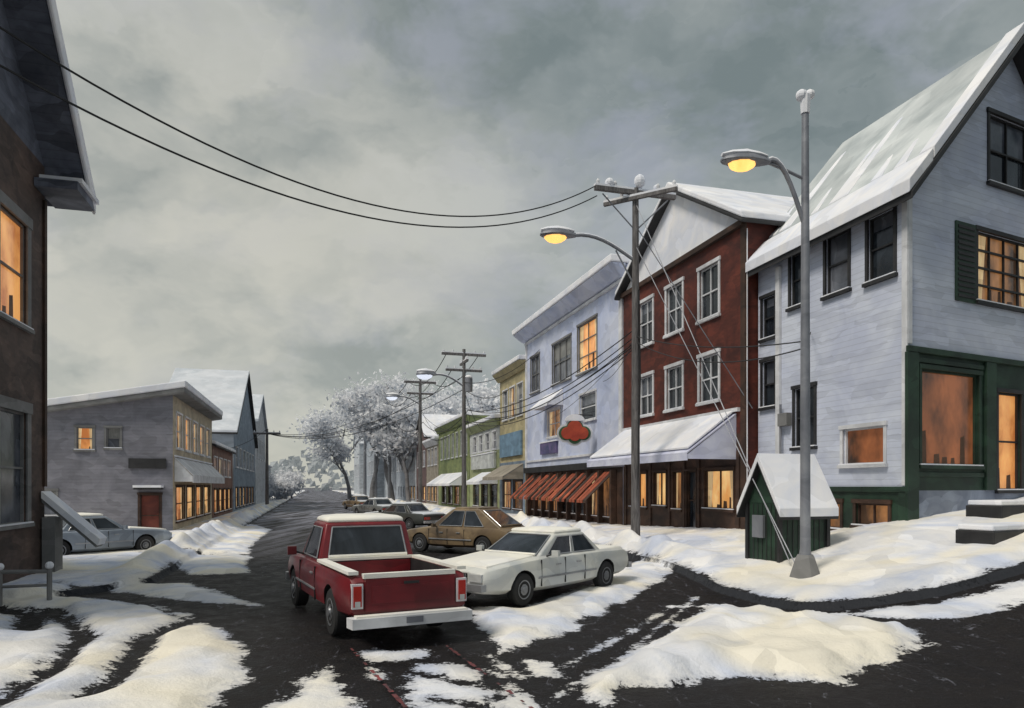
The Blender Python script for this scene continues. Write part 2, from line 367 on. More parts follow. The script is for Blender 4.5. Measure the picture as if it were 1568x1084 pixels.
def bld(name,O,e,d,W_,D,z0,z1,wall,fops,sops=(),roof='flat',rise=2.5,snow=None,side=None,cornice=None,ov=.3,extra=None,low=None,board=None,gablew=None,cbh=.5,sth=.3,drop=0):
    snow=snow or SNOW; side=side or wall; board=board or BLACK
    O=V(O);e=V(e);d=V(d); root=empty(name,(O.x,O.y,0)); og=(O.x,O.y,0)
    nf=perp(e,d); ns=perp(d,e)
    W=MB();G=MB();Rf=MB()
    Ff=frame(O,e,nf); Fs=frame(O,d,ns)
    zb=z0-1.2; zk=z1-drop
    if low:
        zl,lm=low
        facade(W,G,Ff,0,W_,zb,zl,[o for o in fops if o[3]<=zl],lm); facade(W,G,Ff,0,W_,zl,z1,[o for o in fops if o[3]>zl],wall)
    else: facade(W,G,Ff,0,W_,zb,z1,list(fops),wall)
    facade(W,G,Fs,0,D,zb,zk,list(sops),side)
    c=lambda a,b,z:V((O.x+e.x*a+d.x*b,O.y+e.y*a+d.y*b,z))
    W.poly([c(W_,0,zb),c(W_,D,zb),c(W_,D,zk),c(W_,0,zk)],side); W.poly([c(0,D,zb),c(W_,D,zb),c(W_,D,zk),c(0,D,zk)],side)
    if roof=='shed':
        for a_ in (0,W_): W.poly([c(a_,0,zk),c(a_,D,zk),c(a_,0,z1)],side)
        k=drop/D; f0=-ov*1.5
        Rf.slab([c(-ov,f0,z1-f0*k+.16),c(W_+ov,f0,z1-f0*k+.16),c(W_+ov,D+ov,zk-ov*k+.16),c(-ov,D+ov,zk-ov*k+.16)],.26,board)
        Rf.slab([c(-ov-.04,f0-.04,z1-f0*k+.16+sth),c(W_+ov,f0-.04,z1-f0*k+.16+sth),c(W_+ov,D+ov,zk-ov*k+.16+sth),c(-ov-.04,D+ov,zk-ov*k+.16+sth)],sth-.005,snow)
    if roof=='flat':
        Rf.slab([c(-.05,-.05,z1+.1),c(W_+.05,-.05,z1+.1),c(W_+.05,D,z1+.1),c(-.05,D,z1+.1)],.2,board)
        if cornice:
            Rf.hexa([c(-ov*.4,-ov*.4,z1-cbh),c(W_+ov*.4,-ov*.4,z1-cbh),c(W_+ov*.4,-.003,z1-cbh),c(-ov*.4,-.003,z1-cbh),c(-ov,-ov*1.6,z1+.09),c(W_+ov,-ov*1.6,z1+.09),c(W_+ov,-.06,z1+.09),c(-ov,-.06,z1+.09)],cornice)
            Rf.hexa([c(-ov*.4,0,z1-cbh),c(-.003,0,z1-cbh),c(-.003,D,z1-cbh),c(-ov*.4,D,z1-cbh),c(-ov,0,z1+.09),c(-.06,0,z1+.09),c(-.06,D,z1+.09),c(-ov,D,z1+.09)],cornice)
        Rf.slab([c(-ov*1.05,-ov*1.7,z1+.11+sth),c(W_+ov,-ov*1.7,z1+.11+sth),c(W_+ov,D,z1+.11+sth),c(-ov*1.05,D,z1+.11+sth)],sth,snow)
    elif roof=='gable':
        h=W_/2; k=rise/h; gw=gablew or wall
        for b_ in (0,D): W.poly([c(0,b_,z1),c(W_,b_,z1),c(h,b_,z1+rise)],gw)
        for sg in (0,1):
            f=(lambda a:a) if sg==0 else (lambda a:W_-a)
            for off,th,mt,o2 in ((.12,.14,board,ov),(.36,.23,snow,ov-.04)):
                Rf.slab([c(f(-o2),-ov*1.2+(.03 if mt==snow else 0),z1-o2*k+off),c(f(h),-ov*1.2+(.03 if mt==snow else 0),z1+rise+off),c(f(h),D+ov,z1+rise+off),c(f(-o2),D+ov,z1-o2*k+off)],th,mt)
    elif roof=='par':
        h=D/2;k=rise/h
        for a_ in (0,W_): W.poly([c(a_,0,z1),c(a_,D,z1),c(a_,h,z1+rise)],side)
        for sg in (0,1):
            f=(lambda a:a) if sg==0 else (lambda a:D-a)
            for off,th,mt,o2 in ((.12,.14,board,ov),(.36,.23,snow,ov-.04)):
                Rf.slab([c(-ov,f(-o2),z1-o2*k+off),c(-ov,f(h),z1+rise+off),c(W_+ov,f(h),z1+rise+off),c(W_+ov,f(-o2),z1-o2*k+off)],th,mt)
    if extra: extra(W,G,Rf,Ff,Fs,c)
    W.obj('walls',root,origin=og); G.obj('windows',root,origin=og); Rf.obj('roof',root,origin=og,bevel=.05)
    return root
def awning(G,F,a0,a1,zt,zb,out,mat,val=.18,side=True):
    G.hexa([F(a0,.02,zt-.05),F(a1,.02,zt-.05),F(a1,out,zb-.05),F(a0,out,zb-.05),F(a0,.02,zt),F(a1,.02,zt),F(a1,out,zb),F(a0,out,zb)],mat)
    G.fbox(F,a0,a1,out-.03,out,zb-.05-val,zb-.051,mat)
    if side:
        for a in (a0+.01,a1-.01): G.poly([F(a,.02,zt-.06),F(a,out-.04,zb-.06),F(a,out-.04,zb-val),F(a,.02,zb-val)],mat)
# ============ white house on the corner
r2=V((.89,.456)).normalized()
HO=V((9.9,18.0))
def house():
    O=HO;e=r2;d=s2;W_=8.9;D=6.25;z1=9.9;rise=4.75
    root=empty('white_clapboard_house',(O.x,O.y,0)); og=(O.x,O.y,0)
    nf=perp(e,d);ns=perp(d,e);F=frame(O,e,nf);Q=frame(O,d,ns)
    W=MB();G=MB();Rf=MB();T=MB()
    c=lambda a,b,z:V((O.x+e.x*a+d.x*b,O.y+e.y*a+d.y*b,z))
    facade(W,G,F,0,W_,5.85,z1,[(2.95,5.7,7.4,9.3,LITD,BLACK,4,4)],CLAP)
    facade(W,G,F,0,W_,2.3,5.85,[(.55,3.0,2.95,5.4,LITS,DGREEN,1,1),(3.9,5.0,2.301,5.0,LIT,BLACK,1,2),(5.9,8.3,2.95,5.4,LITS,DGREEN,1,1)],DGREEN)
    facade(W,G,F,0,W_,0,2.3,[],STONE)
    h=W_/2
    aw=(3.5,5.4,10.7,12.6)
    zr=lambda a:z1+min(a,W_-a)/h*rise
    W.poly([c(0,0,z1),c(aw[0],0,z1),c(aw[0],0,zr(aw[0]))],CLAP); W.poly([c(W_,0,z1),c(aw[1],0,z1),c(aw[1],0,zr(aw[1]))],CLAP)
    facade(W,G,F,aw[0],aw[1],z1,aw[3],[(aw[0]+.001,aw[1]-.001,aw[2],aw[3]-.001,DARK,BLACK,2,2)],CLAP)
    W.poly([F(aw[0],0,aw[3]),F(aw[1],0,aw[3]),F(aw[1],0,zr(aw[1])),F(h,0,z1+rise),F(aw[0],0,zr(aw[0]))],CLAP)
    W.poly([c(0,D,z1),c(W_,D,z1),c(h,D,z1+rise)],CLAP)
    facade(W,G,Q,0,D,2.3,z1,[(.42,1.3,7.85,9.55,DARK,BLACK,1,2),(2.05,2.95,7.9,9.6,GREYG,BLACK,1,2),(3.85,4.55,7.95,9.6,DARK,BLACK,1,2),
        (5.35,6.0,7.25,8.6,DARK,BLACK,1,2),(5.35,6.0,5.0,6.5,DARK,BLACK,1,2),(3.45,4.35,3.6,5.4,DARK,BLACK,1,2),(.75,2.25,3.0,4.0,LITS,WHITE,1,1)],CLAP)
    facade(W,G,Q,0,D,-.5,2.3,[(.6,1.75,1.35,1.95,LITD,BROWN,2,1),(2.35,2.95,1.2,1.95,LITD,BROWN,1,1)],DGREEN)
    W.poly([c(W_,0,0),c(W_,D,0),c(W_,D,z1),c(W_,0,z1)],CLAP); W.poly([c(0,D,0),c(W_,D,0),c(W_,D,z1),c(0,D,z1)],CLAP)
    for a0,a1 in ((1.95,2.83),(5.83,6.7)):
        T.fbox(F,a0,a1,.0,.05,7.3,9.4,DGREEN)
        for k in range(14): T.fbox(F,a0+.08,a1-.08,.05,.07,7.4+k*.14,7.48+k*.14,BLACK)
    T.fbox(F,0,.16,.002,.04,5.98,9.7,WHITE); T.fbox(Q,-.04,.14,.002,.04,2.42,9.7,WHITE)
    T.fbox(F,-.05,W_,.0,.10,5.78,5.93,DGREEN); T.fbox(Q,-.1,D,.0,.07,2.26,2.40,DGREEN)
    T.fbox(F,-.1,.35,.003,.09,1.2,5.77,DGREEN); T.fbox(F,3.25,3.7,.003,.09,2.3,5.77,DGREEN)
    for z_ in (2.65,5.55): T.fbox(F,.36,3.2,.003,.05,z_,z_+.12,DGREEN)
    T.fbox(Q,-.09,.22,.003,.06,.5,2.25,DGREEN);T.fbox(Q,3.3,3.5,.003,.06,.2,2.25,DGREEN)
    T.fbox(Q,-.1,D,.0,.08,9.66,9.86,BLACK)
    k=rise/h;ov=.42
    for sg in (0,1):
        f=(lambda a:a) if sg==0 else (lambda a:W_-a)
        for off,th,mt,o2,fo in ((.10,.20,BLACK,ov,-.5),(.36,.25,ROOFS,ov+.0,-.40)):
            Rf.slab([c(f(-o2),fo,z1-o2*k+off),c(f(h),fo,z1+rise+off),c(f(h),D+.3,z1+rise+off),c(f(-o2),D+.3,z1-o2*k+off)],th,mt)
        Rf.slab([c(f(-o2-.06),-.46,z1-(o2+.06)*k+.46),c(f(.45),-.46,z1+.45*k+.42),c(f(.30),D+.32,z1+.30*k+.42),c(f(-o2-.06),D+.32,z1-(o2+.06)*k+.46)],.33,SNOW)
        Rf.slab([c(f(.47),-.47,z1+.47*k+.44),c(f(h),-.47,z1+rise+.44),c(f(h),.10,z1+rise+.44),c(f(.47),.0,z1+.47*k+.44)],.31,SNOW)
        rr=random.Random(4+sg)
        for i in range(7):
            b0=.6+i*.85+rr.uniform(-.3,.3); a_top=rr.uniform(1.2,4.0); wd_=rr.uniform(.15,.45)
            Rf.slab([c(f(.5),b0,z1+.5*k+.40),c(f(a_top),b0+.35,z1+a_top*k+.375),c(f(a_top-.1),b0+.35+wd_*.5,z1+(a_top-.1)*k+.375),c(f(.5),b0+wd_*1.6,z1+.5*k+.40)],.06,SNOW)
    T.fbox(Q,5.0,5.2,.0,.1,2.4,9.4,WHITE)
    T.tube([Q(4.9,.12,5.0),Q(4.9,.12,2.6)],.04,STEEL); T.fbox(Q,4.5,4.95,.0,.2,4.3,4.7,GREYF)
    W.obj('walls',root,origin=og);G.obj('windows',root,origin=og);Rf.obj('roof',root,origin=og,bevel=.06);T.obj('trim',root,origin=og,bevel=.01)
    St=MB()
    for a0,a1,o0,o1,z in ((.9,6.2,.9,1.75,1.95),(-1.5,3.2,2.1,2.9,1.48)):
        St.fbox(F,a0,a1,o0,o1,z-.7,z,BLACK); St.fbox(F,a0+.02,a1-.04,o0+.04,o1-.03,z,z+.12,SNOW)
    St.obj('stone_steps',root,origin=og,bevel=.03)
house()
# ============ brick building with white gable
def ex_brick(W,G,Rf,F,Q,c):
    awning(G,F,.5,9.6,4.9,3.55,1.9,LAVA,val=.22)
    G.fbox(F,.3,9.75,.0,.12,4.95,5.08,WHITE)
    G.hexa([F(.6,.1,4.93),F(9.5,.1,4.93),F(9.5,1.8,3.68),F(.6,1.8,3.68),F(.6,.1,5.0),F(9.5,.1,5.0),F(9.5,1.8,3.74),F(.6,1.8,3.74)],SNOW)
    G.fbox(F,-.06,.22,-.02,.05,.4,11.2,BROWN); G.fbox(F,0,9.8,.0,.16,11.15,11.34,BROWN)
    for a in (.3,2.9,4.0,5.2,6.9,9.4): G.fbox(F,a,a+.16,.003,.06,.5,3.6,BROWN)
    G.fbox(Q,.0,.02,.0,.10,1,11,SNOW)
bw=[(t0,t0+1.3,8.55,10.45,DARK,WHITE,2,2,.12) for t0 in (1.65,4.25,6.8)]+[(t0,t0+1.3,5.5,7.2,DARK,WHITE,2,2,.12) for t0 in (1.65,4.25,6.8)]
bw+=[(.7,2.6,1.6,3.0,LITY,BROWN,2,1,.08),(3.2,3.9,.75,3.0,DARK,BROWN,1,2,.06),(4.3,5.0,1.5,3.0,LITD,BROWN,1,1,.06),(5.6,6.7,1.6,3.0,LITY,BROWN,2,1,.08),(7.4,9.0,1.5,3.0,LIT,BROWN,2,1,.08)]
bld('brick_shop_building',R(0),s2,n2,9.8,11,.6,11.3,BRICK,bw,[],roof='gable',rise=2.9,extra=ex_brick,ov=.3,low=(4.2,BROWN),gablew=SNOW)
# ============ lavender building
SGB=M('shop_sign_blue',(.06,.07,.16,1),(.16,.12,.25,1))
def ex_lav(W,G,Rf,F,Q,c):
    G.fbox(F,0,15.9,.0,.16,3.3,3.65,BLACK)
    n=9; a=.9; w=13.8/n
    for i in range(n):
        for j in range(3): awning(G,F,a+i*w+.04+j*.43,a+i*w+.38+j*.43,3.15-.004*j,1.75,1.5,ORNG if (i+j)%3 else BROWN,val=.08,side=False)
    for i in range(n+1): G.fbox(F,a+i*w-.2,a+i*w,.03,.3,.3,3.2,BROWN)
    awning(G,F,8.3,11.6,8.05,7.2,1.0,SNOW,val=.08)
    G.fbox(F,9.2,12.3,.02,.14,4.4,5.1,SGB); G.fbox(F,9.1,12.4,.02,.17,5.1,5.17,SNOW)
    G.fbox(F,0,.35,.0,.07,3.65,12.4,WHITE); G.fbox(F,15.5,15.85,.0,.07,3.65,12.4,WHITE)
    G.fbox(F,0,15.85,.0,.12,11.95,12.1,WHITE); G.fbox(F,0,15.85,.0,.08,4.0,4.12,WHITE)
    Rf.slab([c(0,.4,13.15),c(15.9,.4,13.15),c(15.9,5,14.3),c(0,5,14.3)],.25,SNOW)
    for a_ in (0.01,15.89): W.poly([c(a_,.4,12.8),c(a_,5,12.8),c(a_,5,14.1),c(a_,.4,12.95)],WHITE)
lw=[(12.8,14.7,8.55,10.9,GREYG,GREYF,2,2),(7.0,10.2,8.5,10.9,GREYG,GREYF,3,2),(3.2,5.9,8.5,11.1,LIT,GREYF,2,3),
    (8.8,11.1,5.4,7.0,LITD,WHITE,2,2),(3.3,5.6,5.9,7.3,DARK,WHITE,1,2),(1.0,4.5,.9,2.9,LITD,BROWN,2,1),(5.0,8.5,.9,2.9,DARK,BROWN,2,1),(9.2,14.2,.9,2.9,LITD,BROWN,3,1)]
bld('lavender_shop_building',R(9.86),s2,n2,15.9,12,.35,12.6,LAV,lw,[],cornice=LAV,ov=.5,extra=ex_lav,low=(3.4,BROWN),cbh=.45,sth=.34)
sg=empty('hanging_shop_sign',(*R(13.2,-1.15),5.2),0)
Gs=MB(); GRN=M('sign_green',(.05,.13,.06,1)); RED=M('sign_red',(.50,.08,.035,1),(.36,.045,.025,1))
def disc(mb,cx,cz,r,y0,y1,mat,n=20,a0=0,a1=6.2832,rx=1.0):
    ring=[(cx+r*rx*math.cos(a0+(a1-a0)*i/n),cz+r*math.sin(a0+(a1-a0)*i/n)) for i in range(n)]
    mb.loft([[(x,y0,z) for x,z in ring],[(x,y1,z) for x,z in ring]],mat)
for x,z,r in ((-.45,-.1,.46),(.45,-.1,.46),(0,-.28,.46),(0,.15,.54)): disc(Gs,x,z,r,-.06-abs(x)*.01-z*.01,.06,WHITE)
for x,z,r in ((-.45,-.1,.36),(.45,-.1,.36),(0,-.28,.36),(0,.15,.44)): disc(Gs,x,z,r,-.09-abs(x)*.01-z*.01,-.02,GRN)
for x,z,r in ((-.38,-.1,.31),(.38,-.1,.31),(0,.16,.38),(0,-.22,.28)): disc(Gs,x,z,r,-.13-abs(x)*.01-z*.01,-.03,RED)
disc(Gs,0,.52,.34,-.14,.10,SNOW,a0=.0,a1=3.3,rx=1.5)
Gs.obj('sign_panel',sg,bevel=.01); Gs=MB(); Gs.tube([(0,0,.85),(.95,.35,.85)],.03,BLACK); Gs.tube([(0,0,.85),(0,0,.4)],.02,BLACK); Gs.obj('bracket',sg)
# ============ further right side
YEL=M('yellow_wall',(.50,.43,.24,1),(.38,.33,.2,1)); BLUEG=M('blue_grey_wall',(.2,.26,.33,1),(.14,.18,.24,1))
GRN1=M('light_green_wall',(.36,.40,.22,1),(.25,.28,.14,1)); GRN2=M('green_wall',(.24,.28,.11,1),(.16,.20,.09,1)); PALE=M('pale_wall',(.6,.62,.6,1),(.48,.5,.5,1))
TAN=M('tan_wall',(.36,.32,.26,1)); MAR=M('maroon_wall',(.16,.10,.10,1)); HAZ=M('haze_tinted_wall',(.38,.42,.47,1),(.33,.37,.42,1)); HAZW=M('haze_tinted_white_wall',(.52,.55,.59,1),(.45,.49,.53,1))  # HAZ and HAZW: atmospheric haze painted into the far wall colours
def row(a0,n,w,gap,z0,z1,g,tr=WHITE,mx=1,mz=2): return [(a0+i*(w+gap),a0+i*(w+gap)+w,z0,z1,g if not callable(g) else g(i),tr,mx,mz,.09) for i in range(n)]
BSG=M('blue_sign',(.18,.3,.42,1))
def ex_y(W,G,Rf,F,Q,c):
    awning(G,F,.4,6.4,4.0,3.1,1.5,TAN); G.fbox(F,.6,6.4,.02,.16,4.6,6.3,BSG)
bld('yellow_shop_building',R(25.9),s2,n2,6.9,10,.2,10.9,YEL,row(.6,3,1.3,.7,7.4,9.6,lambda i:LITD if i%2 else GREYG)+row(.7,2,2.2,.8,.8,2.8,LITD,BROWN),[],cornice=YEL,ov=.35,extra=ex_y,low=(4.2,BLUEG))
def ex_g1(W,G,Rf,F,Q,c):
    awning(G,F,.5,6,3.6,2.8,1.5,SNOW); G.fbox(F,1,9.5,.02,.2,3.9,5.1,PALE); G.fbox(F,.9,9.6,.02,.25,5.1,5.2,SNOW)
bld('light_green_shop_building',R(32.9),s2,n2,11,9,.15,7.6,PALE,row(1,4,1.2,1.2,5.4,6.8,GREYG)+row(.8,3,2.2,1,.7,2.6,DARK,BROWN),[],cornice=GRN1,extra=ex_g1,low=(5.3,GRN1))
def ex_g2(W,G,Rf,F,Q,c):
    awning(G,F,1,15,3.8,2.7,1.7,SNOW)
bld('green_shop_building',R(44.1),s2,n2,17,9,.1,8.9,GRN2,row(1,7,1.0,1.2,5.4,7.8,GREYG,PALE)+row(1.2,4,2.4,1.2,.6,2.4,lambda i:LITD if i==1 else DARK,BROWN),[],cornice=GRN2,extra=ex_g2)
bld('tan_shop_building',R(61.3),s2,n2,9,9,.1,7.8,TAN,row(1,3,1.4,1.2,5,7,GREYG)+row(1,3,1.8,.8,.6,2.4,LITD,BROWN),[],cornice=WHITE)
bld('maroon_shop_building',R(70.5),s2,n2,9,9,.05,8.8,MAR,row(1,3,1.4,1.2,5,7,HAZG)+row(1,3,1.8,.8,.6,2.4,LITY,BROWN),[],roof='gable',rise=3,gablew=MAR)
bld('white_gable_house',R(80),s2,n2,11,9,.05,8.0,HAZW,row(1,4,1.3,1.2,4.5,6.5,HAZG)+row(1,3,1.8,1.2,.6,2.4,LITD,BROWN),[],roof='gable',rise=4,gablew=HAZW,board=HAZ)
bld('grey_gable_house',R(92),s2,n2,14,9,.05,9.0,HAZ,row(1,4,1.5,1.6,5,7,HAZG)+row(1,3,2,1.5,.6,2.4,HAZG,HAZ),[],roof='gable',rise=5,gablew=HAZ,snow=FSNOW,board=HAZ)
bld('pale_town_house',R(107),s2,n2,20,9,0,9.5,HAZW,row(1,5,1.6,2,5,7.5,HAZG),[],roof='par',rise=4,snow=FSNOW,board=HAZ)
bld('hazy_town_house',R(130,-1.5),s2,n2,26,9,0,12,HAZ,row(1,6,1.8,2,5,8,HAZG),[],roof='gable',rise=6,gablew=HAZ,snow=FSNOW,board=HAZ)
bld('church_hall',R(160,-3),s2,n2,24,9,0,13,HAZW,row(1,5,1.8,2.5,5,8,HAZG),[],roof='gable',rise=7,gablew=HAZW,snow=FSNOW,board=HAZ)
# ============ left side
d_l=-n2
def ex_L(W,G,Rf,F,Q,c):
    G.fbox(F,8.2,9.75,.02,1.0,10.0,10.22,SLATE); G.fbox(F,8.3,9.8,.1,1.08,10.22,10.34,SNOW)
    k=4.6/4.5
    for f in (lambda a:a,lambda a:9-a):
        Rf.hexa([c(f(-.78),-1.02,10.8-.78*k-.10),c(f(4.5),-1.02,15.4-.10),c(f(4.5),-.91,15.4-.10),c(f(-.78),-.91,10.8-.78*k-.10),
                 c(f(-.78),-1.02,10.8-.78*k+.46),c(f(4.5),-1.02,15.4+.46),c(f(4.5),-.91,15.4+.46),c(f(-.78),-.91,10.8-.78*k+.46)],SNOW)
    G.hexa([F(8.6,.05,2.1),F(9.3,.05,2.1),F(9.3,1.35,.85),F(8.6,1.35,.85),F(8.6,.05,2.28),F(9.3,.05,2.28),F(9.3,1.4,1.02),F(8.6,1.4,1.02)],SNOW)
    G.hexa([F(8.63,.05,2.0),F(9.27,.05,2.0),F(9.27,1.3,.8),F(8.63,1.3,.8),F(8.63,.05,2.095),F(9.27,.05,2.095),F(9.27,1.3,.89),F(8.63,1.3,.89)],GREYF)
    G.fbox(F,8.65,9.25,.05,.35,-.1,1.6,GREYF)
    G.fbox(F,8.85,9.02,.0,.06,2.4,9.9,BROWN)
bld('brown_brick_house',PL(-9),s2,d_l,9,9,0,10.8,DBROWN,[(6.15,7.75,6.3,8.8,LIT,GREYF,1,2,.24),(6.15,7.75,1.5,4.2,GREYG,GREYF,1,2,.24),(1.5,3.1,6.3,8.8,GREYG,GREYF,1,2,.14),(1.5,3.1,1.5,4.2,GREYG,GREYF,1,2,.14)],
    [],roof='gable',rise=4.6,gablew=SLATE,ov=.75,extra=ex_L,board=SLATE)
GL=M('grey_stucco',(.24,.24,.275,1),(.17,.17,.20,1),kind='clap'); TAN2=M('tan_stucco',(.54,.46,.33,1),(.42,.36,.27,1))
def ex_gl(W,G,Rf,F,Q,c):
    awning(G,F,.3,13.8,3.9,3.0,.9,WHITE,val=.35)
    G.fbox(F,.2,13.9,.02,.1,3.92,4.0,SNOW)
    G.fbox(Q,.3,2.0,.02,.12,3.3,3.8,BLACK)
    G.fbox(Q,.45,1.65,.02,.7,2.25,2.35,BLACK); G.fbox(Q,.42,1.68,.0,.72,2.35,2.47,SNOW)
bld('grey_corner_shop',PL(17.9),s2,d_l,14.4,7,0,7.1,TAN2,row(.9,5,1.6,1.05,4.4,6.2,lambda i:LITD if i%2==0 else LIT)+row(.8,4,2.5,.8,.6,2.4,lambda i:LIT if i%2==0 else LITY,BROWN),
   [(.6,1.5,-.1,2.0,REDDOOR,BROWN,1,2),(3.6,4.3,4.2,5.3,LIT,GREYF,1,2),(5.2,6.0,1.0,2.2,GREYG,GREYF,1,2),(2.4,3.0,4.3,5.3,GREYG,GREYF,1,2)],side=GL,roof='shed',drop=1.3,board=GREYF,ov=.42,extra=ex_gl,sth=.34)
bld('grey_side_wing',PL(18.3,-7.5),s2,d_l,9,9,0,6.0,GL,[],[(1.0,1.8,3.6,4.8,GREYG,GREYF,1,2),(4.0,4.8,3.6,4.8,GREYG,GREYF,1,2),(1.4,3.4,.9,2.1,GREYG,GREYF,2,1)],side=GL,roof='flat',cornice=GREYF,ov=.3,sth=.36)
RBR=M('russet_wall',(.24,.13,.10,1))
bld('russet_shop',PL(32.6),s2,d_l,13,9,0,5.3,RBR,row(.8,4,1.6,1.2,3.2,4.5,LITD)+row(.8,4,2.2,.7,.5,2.2,lambda i:LITY if i%2 else LIT,BROWN),[],roof='par',rise=1.2)
BLU=M('blue_slate_wall',(.24,.30,.38,1),(.17,.22,.28,1))
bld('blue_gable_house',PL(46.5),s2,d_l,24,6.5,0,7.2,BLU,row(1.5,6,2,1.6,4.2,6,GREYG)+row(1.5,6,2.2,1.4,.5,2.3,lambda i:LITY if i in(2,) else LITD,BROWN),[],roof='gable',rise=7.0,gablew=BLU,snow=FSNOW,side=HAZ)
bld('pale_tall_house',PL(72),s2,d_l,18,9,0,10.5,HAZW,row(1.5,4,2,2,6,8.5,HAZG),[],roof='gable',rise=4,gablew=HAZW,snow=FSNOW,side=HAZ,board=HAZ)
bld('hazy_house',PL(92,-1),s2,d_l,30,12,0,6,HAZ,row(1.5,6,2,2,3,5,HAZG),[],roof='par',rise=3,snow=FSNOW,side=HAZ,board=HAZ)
# ============ poles, lamps, wires
def cat(p,q,sag,n=26):
    p=V(p);q=V(q); return [p.lerp(q,i/n)-V((0,0,4*sag*(i/n)*(1-i/n))) for i in range(n+1)]
def xarm(mb,c,ax,L,ins=True,th=.06,wood=None):
    wood=wood or WOOD
    ax=V((ax[0],ax[1],0)).normalized(); F=frame((c[0],c[1]),(ax.x,ax.y),(-ax.y,ax.x))
    mb.fbox(F,-L/2,L/2,-th,th,c[2]-th,c[2]+th,wood); mb.fbox(F,-L/2,L/2,-th,th,c[2]+th,c[2]+th+.07,SNOW)
    for k in (-.46,-.25,.25,.46):
        p=F(k*L,0,c[2]+th+.05); mb.tube([p,p+V((0,0,.12)),p+V((0,0,.2))],[.05,.07,.03],WHITE)
def cobra(mb,base,dirv,reach,rise,scale=1,bulb=BULB,head=.9):
    d=V((dirv[0],dirv[1],0)).normalized(); b0=V(base); pts=[]
    for i in range(9):
        k=i/8; pts.append(b0+d*reach*k+V((0,0,rise*math.sin(k*math.pi*.58)/math.sin(math.pi*.58)*1.0)))
    mb.tube(pts,.045*scale,STEEL)
    e=pts[-1]; side=V((-d.y,d.x,0)); rings=[]
    for x,w,h in ((-.05,.06,.06),(.12,.13,.10),(.4,.2,.14),(.7,.19,.13),(.92,.12,.08),(1.0,.04,.03)):
        p=e+d*x*head-V((0,0,.02)); w*=scale*head*1.1;h*=scale*head*1.1
        rings.append([p+side*(w*math.cos(a))+V((0,0,h*math.sin(a)*(1 if math.sin(a)>0 else .35))) for a in [i*math.pi/5 for i in range(10)]])
    mb.loft(rings,STEEL)
    c=e+d*.55*head-V((0,0,.05*scale)); mb.ball(c,.24*head*scale,bulb,10,(1.1,.75,.62))
    sr=[]
    for x,w,h in ((.0,.05,.03),(.2,.13,.07),(.5,.19,.10),(.8,.15,.07),(.98,.05,.03)):
        p=e+d*x*head+V((0,0,.10*scale*head)); sr.append([p+side*(w*head*scale*math.cos(a))+V((0,0,h*scale*head*math.sin(a))) for a in [i*math.pi/4 for i in range(8)]])
    mb.loft(sr,SNOW)
    mb.tube([p+V((0,0,.05)) for p in pts],.035*scale,SNOW,6)
p1=V((4.35,25.3)); z1g=gz(*p1)
r_=empty('utility_pole',(p1.x,p1.y,z1g)); mb=MB()
mb.tube([(0,0,-.4),(0,0,5),(0,0,12.9-z1g)],[.17,.145,.11],WOOD,12); mb.obj('pole',r_,smooth=40)
mb=MB(); xarm(mb,(0,0,12.75-z1g),(.96,.28),3.1,th=.075); xarm(mb,(0.1,-.25,12.5-z1g),(.9,-.55),2.7,th=.06)
mb.ball((.15,0,13.15-z1g),.2,SNOW,8,(1,1,1.2)); mb.ball((-.95,-.25,13.0-z1g),.16,SNOW,8); mb.ball((.8,.22,13.0-z1g),.13,SNOW,8); mb.obj('crossarms',r_)
mb=MB(); mb.tube([(-1.2,-.3,12.6-z1g),(0,-.02,11.4-z1g)],.025,STEEL);mb.tube([(1.2,.3,12.6-z1g),(0,-.02,11.4-z1g)],.025,STEEL)
mb.tube([(0.05,-.12,2.0),(.14,-.14,6),(.1,-.1,9)],.03,BLACK,6); mb.obj('braces',r_)
mb=MB(); cobra(mb,(-.1,0,10.4-z1g),(-1,-.12),2.1,.75,1.25,head=1.2); mb.obj('street_lamp_arm',r_,smooth=50)
mb=MB(); mb.tube([(-.1,0,9.6-z1g),(-.7,-.05,10.7-z1g)],.03,STEEL); mb.obj('lamp_brace',r_)
p2=V((6.45,15.8)); z2g=gz(*p2)
r_=empty('street_lamp',(p2.x,p2.y,z2g)); mb=MB()
mb.tube([(0,0,0),(0,0,.5),(0,0,.75),(0,0,5),(0,0,10.75-z2g)],[.17,.15,.11,.10,.075],STEEL,12); mb.obj('post',r_,smooth=40)
mb=MB(); mb.loft([[(.38*math.cos(a)*q,.38*math.sin(a)*q,z) for a in [i*math.pi/4 for i in range(8)]] for q,z in ((1.0,-.2),(.95,.1),(.55,.55),(.45,.62))],GREYF); mb.obj('base',r_)
mb=MB(); mb.tube([(0,0,10.6-z2g),(0,0,11.0-z2g)],[.1,.12],SNOW); mb.ball((-.08,0,11.0-z2g),.13,SNOW);mb.ball((.1,0,11.02-z2g),.11,SNOW); mb.obj('snow_cap',r_)
mb=MB(); cobra(mb,(-.02,0,8.15-z2g),(-1,-.1),.85,1.35,1.1,head=1.05)
mb.tube([(0,0,9.15-z2g),(-.45,-.03,9.35-z2g),(-.85,-.06,9.5-z2g)],.035,STEEL); mb.obj('lamp_arm',r_,smooth=50)
pts=[]
